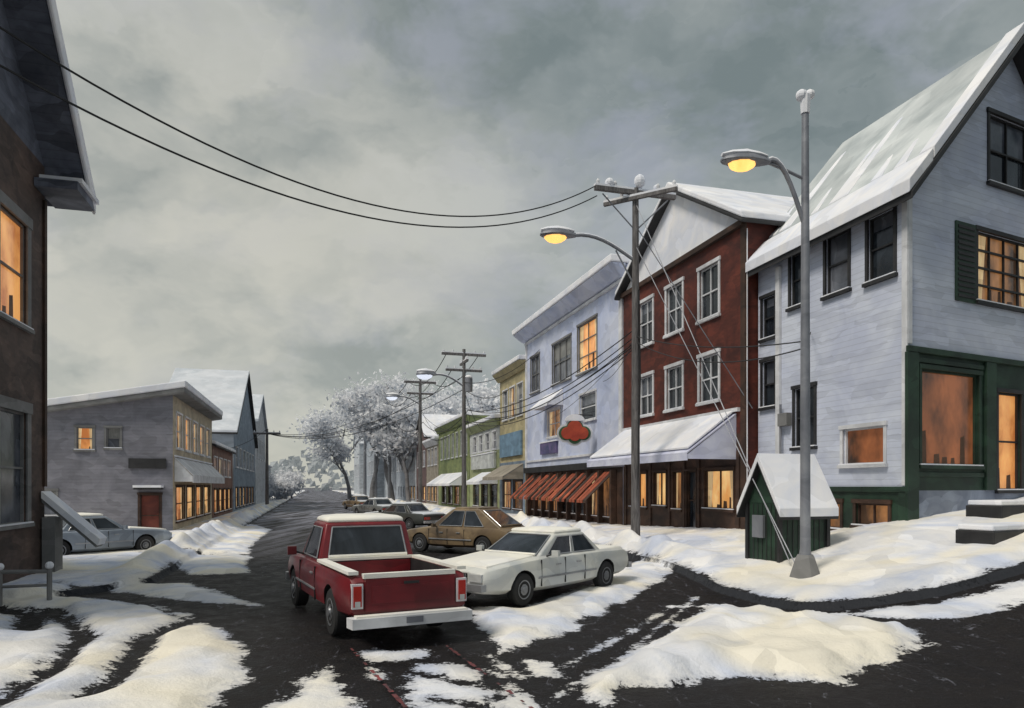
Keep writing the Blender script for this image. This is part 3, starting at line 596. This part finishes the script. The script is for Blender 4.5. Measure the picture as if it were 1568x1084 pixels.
for i,(t,w,h,lit) in enumerate(((32,-3,12.6,1),(55,-3,13.8,1),(87,-3,17.5,1),(112,-3,16,0),(140,-3,16,0))):
    p=R(t,w); g=gz(*p); r_=empty('utility_pole',(p.x,p.y,g)); mb=MB()
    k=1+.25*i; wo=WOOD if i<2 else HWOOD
    mb.tube([(0,0,-.3),(0,0,h)],[.19*k,.12*k],wo,8)
    xarm(mb,(0,0,h-.4),(.95,.3),3.4,th=.09*k,wood=wo); xarm(mb,(0,0,h-1.6),(.95,.3),2.8,th=.08*k,wood=wo)
    if i==0: mb.tube([(.35,0,h-3.2),(.35,0,h-2.2)],.3,STEEL,10); mb.ball((.35,0,h-2.1),.3,SNOW,8,(1,1,.5)); xarm(mb,(0,0,h-1.0),(.3,-.95),2.2,th=.08)
    if lit: cobra(mb,(0,0,h-2.8),(-.96,-.26),2.2,.8,1.6,bulb=BULBW,head=1.4)
    mb.obj('pole_and_arms',r_,smooth=40); pts.append(V((p.x,p.y,g+h)))
lp=[]
for a_,h in ((60,8.6),):
    p=PL(a_,2); r_=empty('utility_pole',(p.x,p.y,0)); mb=MB(); mb.tube([(0,0,-.3),(0,0,h)],[.2,.14],WOOD,8); xarm(mb,(0,0,h-.5),(.95,.3),2.8,th=.1); mb.obj('pole_and_arms',r_,smooth=40); lp.append(V((p.x,p.y,h)))
wires=MB(); top1=V((p1.x,p1.y,12.8))
ql=V((-10.4,8.6)); r_=empty('utility_pole',(ql.x,ql.y,0)); mb=MB(); mb.tube([(0,0,-.3),(0,0,12)],[.17,.12],WOOD,10); xarm(mb,(0,0,11.2),(.6,.8),2.2); mb.obj('pole',r_,smooth=40)
wires.tube(cat((2.95,24.9,12.85),(-10.4,9.1,11.0),2.75,40),.02,WIRE,5)
wires.tube(cat((2.95,24.95,12.5),(-10.5,8.3,10.15),2.6,40),.02,WIRE,5)
prev=top1
for k,p in enumerate(pts):
    for off,dz in ((-1.3,-.3),(1.2,-.3),(-.9,-1.5),(.3,-4.6),(0,-5.4)):
        o=V((.95,.3,0))*off
        if k==0 and dz>-4: continue
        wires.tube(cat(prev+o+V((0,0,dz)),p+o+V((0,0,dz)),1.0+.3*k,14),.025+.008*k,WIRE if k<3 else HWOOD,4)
    prev=p
for a_,dz in ((pts[1],-2),(pts[0],-2),(pts[0],-3),(pts[2],-2)): wires.tube(cat(a_+V((0,0,dz)),lp[0]+V((0,0,-.5)),1.8,18),.028,WIRE,4)
wires.tube(cat(lp[0],PL(40,-1).to_3d()+V((0,0,5.2)),.5,8),.025,WIRE,4)
# service drops to the shop fronts
for pp,t0,zz,dz in ((pts[0],29,9.5,-3),(pts[0],37,7.0,-3),(pts[0],22,11,-2.5),(pts[1],49,8,-3.5),(pts[1],58,8,-3),(pts[2],84,8,-5),(pts[0],42,7.2,-3.6)):
    q=R(t0,-.2); wires.tube(cat(pp+V((0,0,dz)),(q.x,q.y,zz),.7,10),.022,WIRE,4)
P1=lambda z:V((p1.x,p1.y,z)); P2=lambda z:V((p2.x,p2.y,z))
for za,zb in ((7.7,8.6),(7.5,8.2),(7.3,7.6)): wires.tube(cat(P1(za),pts[0]+V((0,0,zb-13)),1.3,18),.022,WIRE,4)
for za,zb,sg_ in ((7.7,5.6,.25),(7.5,5.45,.5)): wires.tube(cat(P1(za),P2(zb),sg_,18),.015,WIRE,4)
wires.tube(cat(P2(6.2),(8.9,21.4,7.0),.25,8),.013,WIRE,4)
for za,q in ((12.4,(6.4,16.6,.7)),(10.9,(6.35,16.0,.6)),(11.6,(8.0,23.9,5.0))):
    wires.tube([P1(za),V(q)],.016,STEEL,4)
for t0,zz in ((12,7.6),(20,6.5)):
    q=R(t0,-.1); wires.tube(cat(P1(7.6),(q.x,q.y,zz),.3,8),.013,WIRE,4)
wires.obj('overhead_wires')
# ============ green shed by the lamp post
g=gz(6.9,17.6); rot=math.radians(-70)
r_=empty('green_shed',(6.85,17.9,g-.1),rot)
mb=MB(); w=.58; ly=.72
mb.box(-w,w,-ly,ly,-.6,1.55,DGREEN)
for x in (-w,w):
    for y in (-ly,ly): mb.box(x-.05,x+.05,y-.05,y+.05,-.6,1.59,BLACK)
for y in (-ly-.01,ly+.01): mb.poly([(-w,y,1.55),(w,y,1.55),(0,y,2.5)],DGREEN)
for k in range(7): mb.box(-w+.06+k*.16,-w+.08+k*.16,-ly-.015,-ly-.002,-.4,1.53,BLACK)
for k in range(9): mb.box(w+.002,w+.015,-ly+.06+k*.16,-ly+.08+k*.16,-.4,1.53,BLACK)
mb.box(-.3,.1,-ly-.1,-ly-.016,.7,1.25,STEEL)
mb.obj('body',r_,bevel=.012); mb=MB()
for sg_ in (-1,1):
    q=[(sg_*(w+.22),-ly-.18,1.22),(0,-ly-.18,2.56),(0,ly+.15,2.56),(sg_*(w+.22),ly+.15,1.22)]
    mb.slab(q,.06,BLACK); mb.slab([V(p)+V((0,0,.22)) for p in q],.21,SNOW)
mb.obj('roof',r_,bevel=.06)
r_=empty('pipe_railing',(0,0,0)); mb=MB()
for x,y in ((-10.2,14.3),(-9.4,14.6),(-11.6,14.2)): mb.tube([(x,y,-.1),(x,y,.75)],.05,GREYF); mb.ball((x,y,.8),.08,SNOW)
mb.tube([(-11.6,14.2,.7),(-10.2,14.3,.7),(-9.4,14.6,.68)],.04,GREYF); mb.tube([(-11.6,14.2,.4),(-10.2,14.3,.4),(-9.4,14.6,.4)],.03,GREYF); mb.obj('rails',r_)
REDP=M('faded_red_paint',(.22,.05,.05,1),(.06,.03,.035,1),sc=4,brush=.4)
mb=MB()
for a,b_ in (((-2.45,10.7),(-1.02,7.4)),((-1.0,10.7),(.22,7.6))):
    a=V(a);b_=V(b_); e=(b_-a); L=e.length; e.normalize(); nn=V((e.y,-e.x)); k=40
    for i in range(k):
        q0=a+e*L*i/k;q1=a+e*L*(i+1)/k; w=.015+.018*random.random()
        if random.random()<.4: continue
        h=.05
        mb.poly([(q0.x-nn.x*w,q0.y-nn.y*w,h),(q0.x+nn.x*w,q0.y+nn.y*w,h),(q1.x+nn.x*w,q1.y+nn.y*w,h),(q1.x-nn.x*w,q1.y-nn.y*w,h)],REDP)
mb.obj('road_marking')
# ============ vehicles
TYRE=M('tyre',(.012,.012,.013,1),(.03,.03,.032,1),rough=.85); HUB=M('hubcap',(.26,.27,.29,1),rough=.4,metal=.4,brush=.1); CHR=M('bumper_chrome',(.5,.51,.53,1),(.3,.31,.33,1),rough=.3,metal=.5,brush=.1)
AGL=M('car_glass',(.012,.015,.02,1),(.05,.06,.075,1),rough=.08,brush=.25,bump=.02)
HEAD=M('headlamp',(.6,.62,.62,1),rough=.2,brush=.1); TAIL=M('tail_lamp',(.5,.03,.02,1),rough=.25,brush=.1)
CSNOW=M('car_snow',(.93,.90,.80,1),(.82,.81,.78,1),rough=.8,brush=.08)
def boolcut(o,cutters):
    for c in cutters:
        md=o.modifiers.new('c','BOOLEAN'); md.operation='DIFFERENCE'; md.object=c; md.solver='EXACT'
    dg=bpy.context.evaluated_depsgraph_get(); dg.update()
    nm=bpy.data.meshes.new_from_object(o.evaluated_get(dg)); o.modifiers.clear(); o.data=nm
    nm.polygons.foreach_set('use_smooth',[True]*len(nm.polygons)); nm.set_sharp_from_angle(angle=math.radians(32))
    for c in cutters: bpy.data.objects.remove(c)
def wheel(root,x,y,r,wd=.2):
    mb=MB(); sgn=1 if y>0 else -1
    def ring(rr,yy,n=24): return [(x+rr*math.cos(i*6.2832/n),yy,r+rr*math.sin(i*6.2832/n)) for i in range(n)]
    mb.loft([ring(r*.9,y-sgn*wd),ring(r,y-sgn*wd*.85),ring(r,y-sgn*.03),ring(r*.93,y),ring(r*.66,y+sgn*.005)],TYRE)
    mb.loft([ring(r*.60,y-.02*sgn),ring(r*.58,y+.012*sgn),ring(r*.46,y-.0*sgn),ring(r*.22,y+.01*sgn),ring(r*.18,y+.035*sgn)],HUB)
    for k in range(8):
        a=k*math.pi/4
        mb.tube([(x+r*.38*math.cos(a),y+.004*sgn,r+r*.38*math.sin(a)),(x+r*.38*math.cos(a),y+.012*sgn,r+r*.38*math.sin(a))],r*.06,TYRE,6)
    mb.obj('wheel',root,smooth=35)
def bil(q,u,v):
    a,b_,c,d=[V(p) for p in q]; return (a.lerp(b_,u)).lerp(d.lerp(c,u),v)
def gpane(mb,q,u0,u1,v0,v1,off,mat):
    nrm=(V(q[1])-V(q[0])).cross(V(q[3])-V(q[0])).normalized()*off
    mb.poly([bil(q,u0,v0)+nrm,bil(q,u1,v0)+nrm,bil(q,u1,v1)+nrm,bil(q,u0,v1)+nrm],mat)
def body(root,st,hw,paint,arch,wr,bed=None):
    rings=[]
    for x,zt,wf,zb in st:
        w=hw*wf
        half=[(0,zb),(.8*w,zb),(.96*w,zb+.09),(w,zb+(zt-zb)*.48),(.985*w,zt-.14),(.95*w,zt-.04),(.88*w,zt),(.45*w,zt+.018),(0,zt+.024)]
        rings.append([(x,y,z) for y,z in half]+[(x,-y,z) for y,z in half[-2:0:-1]])
    mb=MB(); mb.loft(rings,paint); o=mb.obj('body',root); o.data.materials.append(BLACK)
    bpy.context.view_layer.update(); cs=[]
    def addc(m2):
        c=m2.obj('cut',root); c.data.materials.clear(); c.data.materials.append(paint); c.data.materials.append(BLACK)
        c.data.polygons.foreach_set('material_index',[1]*len(c.data.polygons)); cs.append(c)
    for x in arch:
        for sg_ in (-1,1):
            m2=MB(); n=24
            rg=lambda yy:[(x+wr*1.17*math.cos(i*6.2832/n),yy,wr+wr*1.17*math.sin(i*6.2832/n)) for i in range(n)]
            m2.loft([rg(sg_*(hw-.3)),rg(sg_*(hw+.2))],BLACK); addc(m2)
    if bed:
        m2=MB(); m2.box(*bed,BLACK); addc(m2)
    for q in [o]+cs:
        bm=bmesh.new(); bm.from_mesh(q.data); bmesh.ops.recalc_face_normals(bm,faces=bm.faces); bm.to_mesh(q.data); bm.free()
    boolcut(o,cs); return o
def cabin(root,xb0,xb1,xt0,xt1,hb,ht,zb,zt,paint,wins,snow=True,cs=None,sn=.07):
    cs=cs or CSNOW
    mb=MB(); gl=MB()
    B=[(xb0,-hb,zb),(xb1,-hb,zb),(xb1,hb,zb),(xb0,hb,zb)]; T=[(xt0,-ht,zt-.03),(xt1,-ht,zt-.03),(xt1,ht,zt-.03),(xt0,ht,zt-.03)]
    T2=[(xt0+.1,-ht+.1,zt+.01),(xt1-.1,-ht+.1,zt+.01),(xt1-.1,ht-.1,zt+.01),(xt0+.1,ht-.1,zt+.01)]
    mb.loft([B,T,T2],paint)
    sl=[B[0],B[1],T[1],T[0]]; sr=[B[2],B[3],T[3],T[2]]; fr=[B[1],B[2],T[2],T[1]]; rr=[B[3],B[0],T[0],T[3]]
    gpane(gl,fr,.06,.94,.08,.93,.012,AGL); gpane(gl,rr,.08,.92,.12,.9,.012,AGL)
    for u0,u1 in wins:
        gpane(gl,sl,u0,u1,.10,.88,.012,AGL); gpane(gl,sr,1-u1,1-u0,.10,.88,.012,AGL)
        for q,(a,b_) in ((sl,(u0,u1)),(sr,(1-u1,1-u0))):
            nrm=(V(q[1])-V(q[0])).cross(V(q[3])-V(q[0])).normalized()*.02
            pp=[bil(q,a,.1)+nrm,bil(q,b_,.1)+nrm,bil(q,b_,.88)+nrm,bil(q,a,.88)+nrm]
            for i in range(4): gl.tube([pp[i],pp[(i+1)%4]],.012,CHR,5)
    for q,(a,b_,c0,c1) in ((fr,(.06,.94,.08,.93)),(rr,(.08,.92,.12,.9))):
        nrm=(V(q[1])-V(q[0])).cross(V(q[3])-V(q[0])).normalized()*.02
        pp=[bil(q,a,c0)+nrm,bil(q,b_,c0)+nrm,bil(q,b_,c1)+nrm,bil(q,a,c1)+nrm]
        for i in range(4): gl.tube([pp[i],pp[(i+1)%4]],.014,CHR,5)
        gl.tube([pp[0]+V((0,0,.02)),pp[1]+V((0,0,.02))],.03,cs,6)
    mb.obj('cabin',root,smooth=30,bevel=.03); gl.obj('car_windows',root)
    if snow:
        m2=MB()
        def rg(i,z): return [(xt0+.02+i,-ht+.03+i,z),(xt1-.04-i,-ht+.03+i,z),(xt1-.04-i,ht-.03-i,z),(xt0+.02+i,ht-.03-i,z)]
        m2.loft([rg(.0,zt-.02),rg(.0,zt+sn*.6),rg(.08,zt+sn),rg(.3,zt+sn*1.3)],cs); m2.obj('roof_snow',root,smooth=50,bevel=.03)
def sedan(name,x,y,ang,paint,L=5.2,W=1.85,Hh=1.40,style='sedan',cs=None,hood=False):
    cs=cs or CSNOW
    root=empty(name,(x,y,gz(x,y)+.02),ang); h=L/2; hw=W/2
    st=[(-h,.72,.86,.44),(-h*.985,.84,.93,.38),(-h*.9,.90,.97,.30),(-h*.5,.93,1,.25),(0,.93,1,.23),(h*.3,.935,1,.23),(h*.5,.91,1,.25),(h*.8,.85,.98,.28),(h*.96,.80,.94,.33),(h,.72,.88,.40)]
    if style=='hatch': st=[(-h,.70,.80,.42),(-h*.97,.86,.88,.36),(-h*.85,.95,.95,.30),(-h*.5,.96,1,.25),(0,.95,1,.23),(h*.3,.95,1,.23),(h*.5,.92,.99,.25),(h*.8,.82,.95,.28),(h*.95,.72,.88,.34),(h,.62,.78,.40)]
    wx=L*.29; wr=.33
    body(root,st,hw,paint,(-wx,wx),wr)
    if style=='sedan': cabin(root,-h*.56,h*.36,-h*.36,h*.06,hw*.87,hw*.70,.90,Hh,paint,[(.10,.47),(.52,.90)],cs=cs)
    else: cabin(root,-h*.88,h*.42,-h*.45,h*.02,hw*.86,hw*.66,.92,Hh,paint,[(.22,.50),(.54,.88)],cs=cs,sn=.03)
    for sx in (-wx,wx):
        for sy in (-1,1): wheel(root,sx,sy*(hw-.02),wr)
    mb=MB()
    mb.box(h-.02,h+.12,-hw*.93,hw*.93,.40,.53,CHR); mb.box(-h-.12,-h+.02,-hw*.93,hw*.93,.42,.55,CHR)
    mb.box(h-.03,h+.03,-hw*.42,hw*.42,.56,.72,BLACK)
    for i in range(9): mb.box(h+.03,h+.04,-hw*.4+i*hw*.1-.008,-hw*.4+i*hw*.1+.008,.57,.71,CHR)
    for sy in (-1,1):
        a,b_=sorted((sy*hw*.48,sy*hw*.84)); mb.box(h-.04,h+.035,a,b_,.565,.715,HEAD)
        a,b_=sorted((sy*hw*.45,sy*hw*.86)); mb.box(-h-.03,-h+.04,a,b_,.60,.74,TAIL)
        a,b_=sorted((sy*(hw-.01),sy*(hw+.012))); mb.box(-wx+.45,wx-.45,a,b_,.50,.54,CHR)
        for xx in (-.62,.12,.95): mb.box(xx-.006,xx+.006,*sorted((sy*(hw-.03),sy*(hw+.004))),.34,.88,BLACK)
        for xx in (-.45,.3): mb.box(xx,xx+.16,*sorted((sy*(hw*.97),sy*(hw+.02))),.74,.77,CHR)
        mb.tube([(h*.26,sy*hw*.9,.93),(h*.26,sy*(hw+.12),1.0)],.02,BLACK,6); mb.box(h*.25-.03,h*.25+.05,*sorted((sy*(hw+.05),sy*(hw+.22))),.94,1.06,paint)
    mb.box(-h-.135,-h-.12,-.15,.15,.43,.54,WHITE)
    mb.obj('trim',root,bevel=.01)
    if hood:
        m2=MB()
        def rg(i,z): return [(h*.38+i,-hw*.8+i,z+.93),(h*.94-i,-hw*.8+i,z+.82),(h*.94-i,hw*.8-i,z+.82),(h*.38+i,hw*.8-i,z+.93)]
        m2.loft([rg(0,-.02),rg(.02,.03),rg(.15,.06)],cs)
        def rg2(i,z): return [(-h*.95+i,-hw*.8+i,z+.89),(-h*.58-i,-hw*.8+i,z+.92),(-h*.58-i,hw*.8-i,z+.92),(-h*.95+i,hw*.8-i,z+.89)]
        if style=='sedan': m2.loft([rg2(0,-.02),rg2(.02,.03),rg2(.1,.06)],cs)
        m2.obj('hood_snow',root,smooth=50)
    return root
def pickup(x,y,ang):
    paint=M('dark_red_paint',(.20,.012,.018,1),(.11,.008,.013,1),rough=.4,brush=.2,coat=.25,sc=.9,bump=.08)
    root=empty('pickup_truck',(x,y,.02),ang); L=5.3;h=L/2;hw=.96
    st=[(-h,.98,.96,.46),(-h*.97,1.06,.985,.42),(-h*.6,1.08,1,.36),(-.3,1.08,1,.34),(.9,1.08,1,.34),(1.4,1.06,1,.36),(h*.85,1.0,.98,.38),(h*.97,.95,.94,.42),(h,.88,.88,.46)]
    wr=.38; body(root,st,hw,paint,(-1.45,1.72),wr,bed=(-h+.09,-.42,-.76,.76,.62,1.5))
    cabin(root,-.36,1.32,-.24,.72,hw*.90,hw*.76,1.05,1.76,paint,[(.12,.82)],cs=CSNOW,sn=.09)
    for sx in (-1.45,1.72):
        for sy in (-1,1): wheel(root,sx,sy*(hw-.03),wr,.24)
    mb=MB()
    mb.hexa([(-h-.2,-hw*.97,.33),(-h+.03,-hw,.33),(-h+.03,hw,.33),(-h-.2,hw*.97,.33),(-h-.2,-hw*.97,.48),(-h+.03,-hw,.48),(-h+.03,hw,.48),(-h-.2,hw*.97,.48)],WHITE)
    mb.box(-h-.17,-h-.02,-hw*.9,hw*.9,.48,.51,CSNOW)
    mb.box(-h-.215,-h-.2,-.13,.13,.37,.46,STEEL)
    mb.box(h-.03,h+.14,-hw*.95,hw*.95,.42,.58,CHR); mb.box(h-.03,h+.04,-hw*.8,hw*.8,.62,.84,BLACK)
    mb.box(-h-.035,-h+.02,-.70,.70,.55,1.02,paint); mb.box(-h-.045,-h-.035,-.60,.60,.66,.92,paint)
    mb.box(-h-.06,-h-.045,-.12,.12,.93,.97,BLACK)
    for sy in (-1,1):
        mb.box(-h-.045,-h+.05,*sorted((sy*.735,sy*.90)),.60,.96,WHITE); mb.box(-h-.06,-h-.045,*sorted((sy*.76,sy*.88)),.63,.93,TAIL); mb.box(-h-.063,-h-.06,*sorted((sy*.78,sy*.86)),.63,.71,HEAD)
        mb.box(-h+.05,-.45,*sorted((sy*.78,sy*.93)),1.085,1.135,CSNOW)
        mb.box(-.4,.0+1.3,*sorted((sy*(hw-.01),sy*(hw+.012))),.60,.63,CHR)
        for xx in (-.37,.75+.2): mb.box(xx-.007,xx+.007,*sorted((sy*(hw-.03),sy*(hw+.004))),.42,1.0,BLACK)
        mb.box(-.22,-.06,*sorted((sy*hw*.97,sy*(hw+.02))),.86,.89,CHR)
        mb.tube([(.95,sy*hw*.88,1.1),(.95,sy*(hw+.16),1.18)],.02,BLACK,6); mb.box(.92,.99,*sorted((sy*(hw+.06),sy*(hw+.22))),1.1,1.26,paint)
        mb.box(h-.04,h+.045,*sorted((sy*.6,sy*.8)),.64,.82,HEAD)
    mb.box(-h-.02,-h+.09,-.72,.72,1.03,1.10,CSNOW)
    mb.box(-.43,-.37,-.8,.8,1.08,1.13,CSNOW)
    mb.obj('trim',root,bevel=.012)
    m2=MB(); m2.box(-h+.1,-.43,-.75,.75,.625,.66,M('bed_floor_paint',(.02,.012,.014,1),(.08,.04,.05,1))); m2.box(-.46,-.425,-.75,.75,.66,1.06,paint)
    for sy in (-1,1): m2.box(-1.85,-1.05,*sorted((sy*.55,sy*.755)),.66,.86,BLACK)
    m2.loft([[(-1.9+i,-.5+i*.6,z),(-1.0-i,-.6+i*.5,z),(-.7-i,.2-i*.5,z),(-1.6+i,.3-i*.5,z)] for i,z in ((0,.66),(.05,.70),(.25,.73))],CSNOW)
    m2.obj('bed_floor',root,smooth=40)
    return root
th=math.radians(27); rear=V((-2.34,10.3)); f=V((-math.sin(th),math.cos(th))); rt=V((math.cos(th),math.sin(th)))
c=rear+f*2.75+rt*.96; pickup(c.x,c.y,math.atan2(f.y,f.x))
th=math.radians(40); nose=V((-.48,13.4)); back=V((math.sin(th),math.cos(th))); lf=V((-math.cos(th),math.sin(th)))
c=nose+back*2.65+lf*.92
sedan('parked_sedan',c.x,c.y,math.atan2(-back.y,-back.x),M('cream_white_paint',(.74,.73,.66,1),(.56,.58,.58,1),rough=.4,coat=.2,brush=.12,bump=.08),L=5.2,W=1.85,Hh=1.38,hood=True)
BRZ=M('bronze_paint',(.25,.18,.10,1),(.13,.09,.055,1),rough=.4,coat=.2,brush=.22,bump=.08)
ha=math.atan2(s2.y,s2.x)
sedan('parked_hatchback',-1.7,26.2,ha+math.radians(42),BRZ,L=4.8,W=1.9,Hh=1.62,style='hatch',cs=BRZ)
DK=M('dark_car_paint',(.05,.055,.05,1),rough=.4,coat=.3,brush=.2,bump=.05); GR=M('grey_car_paint',(.16,.17,.17,1),rough=.4,coat=.2,brush=.2,bump=.05)
sedan('parked_sedan',-6.0,39.5,ha+.6,DK,hood=True,cs=FSNOW)
sedan('parked_sedan',-10.6,56,ha+.4,GR,hood=True,cs=FSNOW)
sedan('parked_sedan',-15.8,74,ha+.3,BRZ,hood=True,cs=FSNOW)
sedan('parked_sedan',-14.4,24.6,math.atan2(-n2.y,-n2.x)+.7+math.pi,M('blue_grey_paint',(.30,.35,.42,1),rough=.4,coat=.2,brush=.2,bump=.05),L=4.8,hood=True)
# ============ trees
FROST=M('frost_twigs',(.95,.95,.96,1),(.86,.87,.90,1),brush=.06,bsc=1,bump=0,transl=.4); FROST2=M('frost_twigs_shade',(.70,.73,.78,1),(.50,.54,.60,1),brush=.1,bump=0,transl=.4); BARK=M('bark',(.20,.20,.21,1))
def tree(name,x,y,h,cr,seed,leaf=.3,dens=40,spread=.13,low=.0):
    rnd=random.Random(seed); root=empty(name,(x,y,gz(x,y))); mb=MB(); tips=[]
    def br(p,d,L,r,lv):
        pts=[p]; dd=d.copy(); q=p.copy()
        for i in range(4):
            dd=(dd+V((rnd.uniform(-.2,.2),rnd.uniform(-.2,.2),rnd.uniform(-.05,.15)))).normalized(); q=q+dd*L/4; pts.append(q.copy())
        mb.tube(pts,[r*(1-.16*i) for i in range(5)],BARK,5 if lv else 8,False)
        if lv>=2: tips.append(pts[3])
        if lv>=3: tips.append(q); return
        for k in range(5 if lv<2 else 3):
            i=rnd.choice((2,3,4)); a=rnd.uniform(0,6.28); up=rnd.uniform(.1,1.0)
            nd=(V((math.cos(a),math.sin(a),up))+dd*.5).normalized(); br(pts[i],nd,L*rnd.uniform(.5,.68),r*.5,lv+1)
    br(V((0,0,-.2)),V((0,0,1)),h*(.40-low),h*.018,0)
    lf_=MB()
    for tpt in tips:
        sh=rnd.random(); big=rnd.uniform(.45,1.2)
        for k in range(dens):
            o=V((rnd.gauss(0,1),rnd.gauss(0,1),rnd.gauss(0,.75)))*big*cr*spread
            p=tpt+o; s_=leaf*rnd.uniform(.45,1.3)
            a=V((rnd.gauss(0,1),rnd.gauss(0,1),rnd.gauss(0,1))).normalized(); b_=a.cross(V((rnd.gauss(0,1),rnd.gauss(0,1),rnd.gauss(0,1)))).normalized()
            lf_.poly([p-a*s_,p+b_*s_*.6,p+a*s_,p-b_*s_*.5],FROST if (o.z>-.04*cr*big or sh>.85) else FROST2)  # lower part of each clump takes darker frost, shade painted in
    mb.obj('trunk_and_limbs',root,smooth=60); lf_.obj('frosted_crown',root)
    return root
for i,(t_,w_,h_) in enumerate(((80,-1.0,21),(92,-2,26),(108,-4,28),(68,7,19),(124,-7,25),(90,5,24))):
    p=R(t_,w_); tree('frosted_tree',p.x,p.y,h_,h_*.36,i+3,leaf=.36,dens=46)
for i,(a_,w_,h_) in enumerate(((98,4,8),(106,3,10),(118,5,13))):
    p=PL(a_,w_-2); tree('frosted_tree',p.x,p.y,h_,h_*.45,i+30,leaf=.28,dens=40,spread=.16,low=.2)
mb=MB(); rnd=random.Random(5); HT=M('haze_tinted_trees',(.46,.49,.51,1),(.54,.57,.59,1),bump=0,transl=.4)  # treeline colour has the distance haze painted in
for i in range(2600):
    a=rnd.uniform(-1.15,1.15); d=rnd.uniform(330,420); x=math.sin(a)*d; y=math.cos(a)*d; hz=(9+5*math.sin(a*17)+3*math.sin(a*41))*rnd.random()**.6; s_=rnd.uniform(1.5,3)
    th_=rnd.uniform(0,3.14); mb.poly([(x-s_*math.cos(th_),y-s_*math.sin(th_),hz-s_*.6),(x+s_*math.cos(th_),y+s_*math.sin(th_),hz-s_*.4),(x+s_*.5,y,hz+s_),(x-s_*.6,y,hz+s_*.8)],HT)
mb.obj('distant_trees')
# ============ sky, sun, camera
wd=bpy.data.worlds.new('World'); scene.world=wd; t=NT(wd)
out=t.n('ShaderNodeOutputWorld'); bg=t.n('ShaderNodeBackground'); t.l(bg.outputs[0],out.inputs[0])
gc=t.n('ShaderNodeTexCoord').outputs['Generated']
sky=t.n('ShaderNodeTexSky'); sky.sky_type='NISHITA'; sky.sun_disc=False
sd=V((-.45,-.35,.82)).normalized()
sky.sun_elevation=math.asin(sd.z); sky.sun_rotation=math.atan2(sd.x,sd.y)
nb=t.noise(t.mapping(gc,(1,1,1.6),(.2,.6,.3)),5.0,5,.15,.62)
nv=t.n('ShaderNodeVectorMath',operation='MULTIPLY_ADD'); t.l(nb.outputs['Color'],nv.inputs[0]); nv.inputs[1].default_value=(.18,.18,.18); t.l(gc,nv.inputs[2])
na=t.noise(t.mapping(nv.outputs[0],(1.0,1.0,1.9),(.25,.45,0)),2.9,4,0,.52)
vo=t.n('ShaderNodeTexVoronoi'); vo.inputs['Scale'].default_value=13; t.l(t.mapping(nv.outputs[0],(.7,.7,2.0),(.6,.6,0)),vo.inputs['Vector'])
vs=t.n('ShaderNodeSeparateColor'); t.l(vo.outputs['Color'],vs.inputs[0])
val=t.m('ADD',t.m('MULTIPLY',na.outputs[0],.85),t.m('ADD',t.m('MULTIPLY',nb.outputs[0],.15),t.m('MULTIPLY',t.m('SUBTRACT',vs.outputs[0],.5),.030)))
rp=t.n('ShaderNodeValToRGB'); t.l(val,rp.inputs[0]); cr=rp.color_ramp
cr.elements[0].position=.38; cr.elements[0].color=S(122,133,132); cr.elements[1].position=.62; cr.elements[1].color=S(186,190,188)
e=cr.elements.new(.46); e.color=S(140,149,148); e=cr.elements.new(.53); e.color=S(158,165,163)
col=t.mix(t.mr(nb.outputs[0],.50,.64,0,.55),rp.outputs[0],S(158,163,178))
dp=t.n('ShaderNodeVectorMath',operation='DOT_PRODUCT'); t.l(gc,dp.inputs[0]); dp.inputs[1].default_value=tuple(V((-.44,1,.20)).normalized())
gl=t.m('POWER',t.mr(dp.outputs['Value'],.84,1.0),1.3)
gl=t.m('MULTIPLY',gl,t.mr(na.outputs[0],.40,.58,.4,1))
col=t.mix(t.m('MULTIPLY',gl,.9),col,S(212,209,195))
sk=t.mix(1.0,sky.outputs[0],(.08,.08,.08,1),'MULTIPLY'); col=t.mix(.12,col,sk)
t.l(col,bg.inputs[0]); bg.inputs[1].default_value=1.0
sl_=bpy.data.lights.new('sun','SUN'); sl_.energy=2.25; sl_.angle=math.radians(16); sl_.color=(1,.93,.82)
so=bpy.data.objects.new('sun',sl_); so.rotation_euler=sd.to_track_quat('Z','Y').to_euler(); so.location=(0,0,40); scene.collection.objects.link(so)
cam=bpy.data.cameras.new('camera'); co_=bpy.data.objects.new('camera',cam); scene.collection.objects.link(co_)
co_.location=(0,0,2.4); co_.rotation_euler=(math.radians(90),0,0); cam.sensor_width=36; cam.lens=36*1100/1568; cam.shift_y=203/1568; cam.clip_end=3000; cam.clip_start=.1
scene.camera=co_
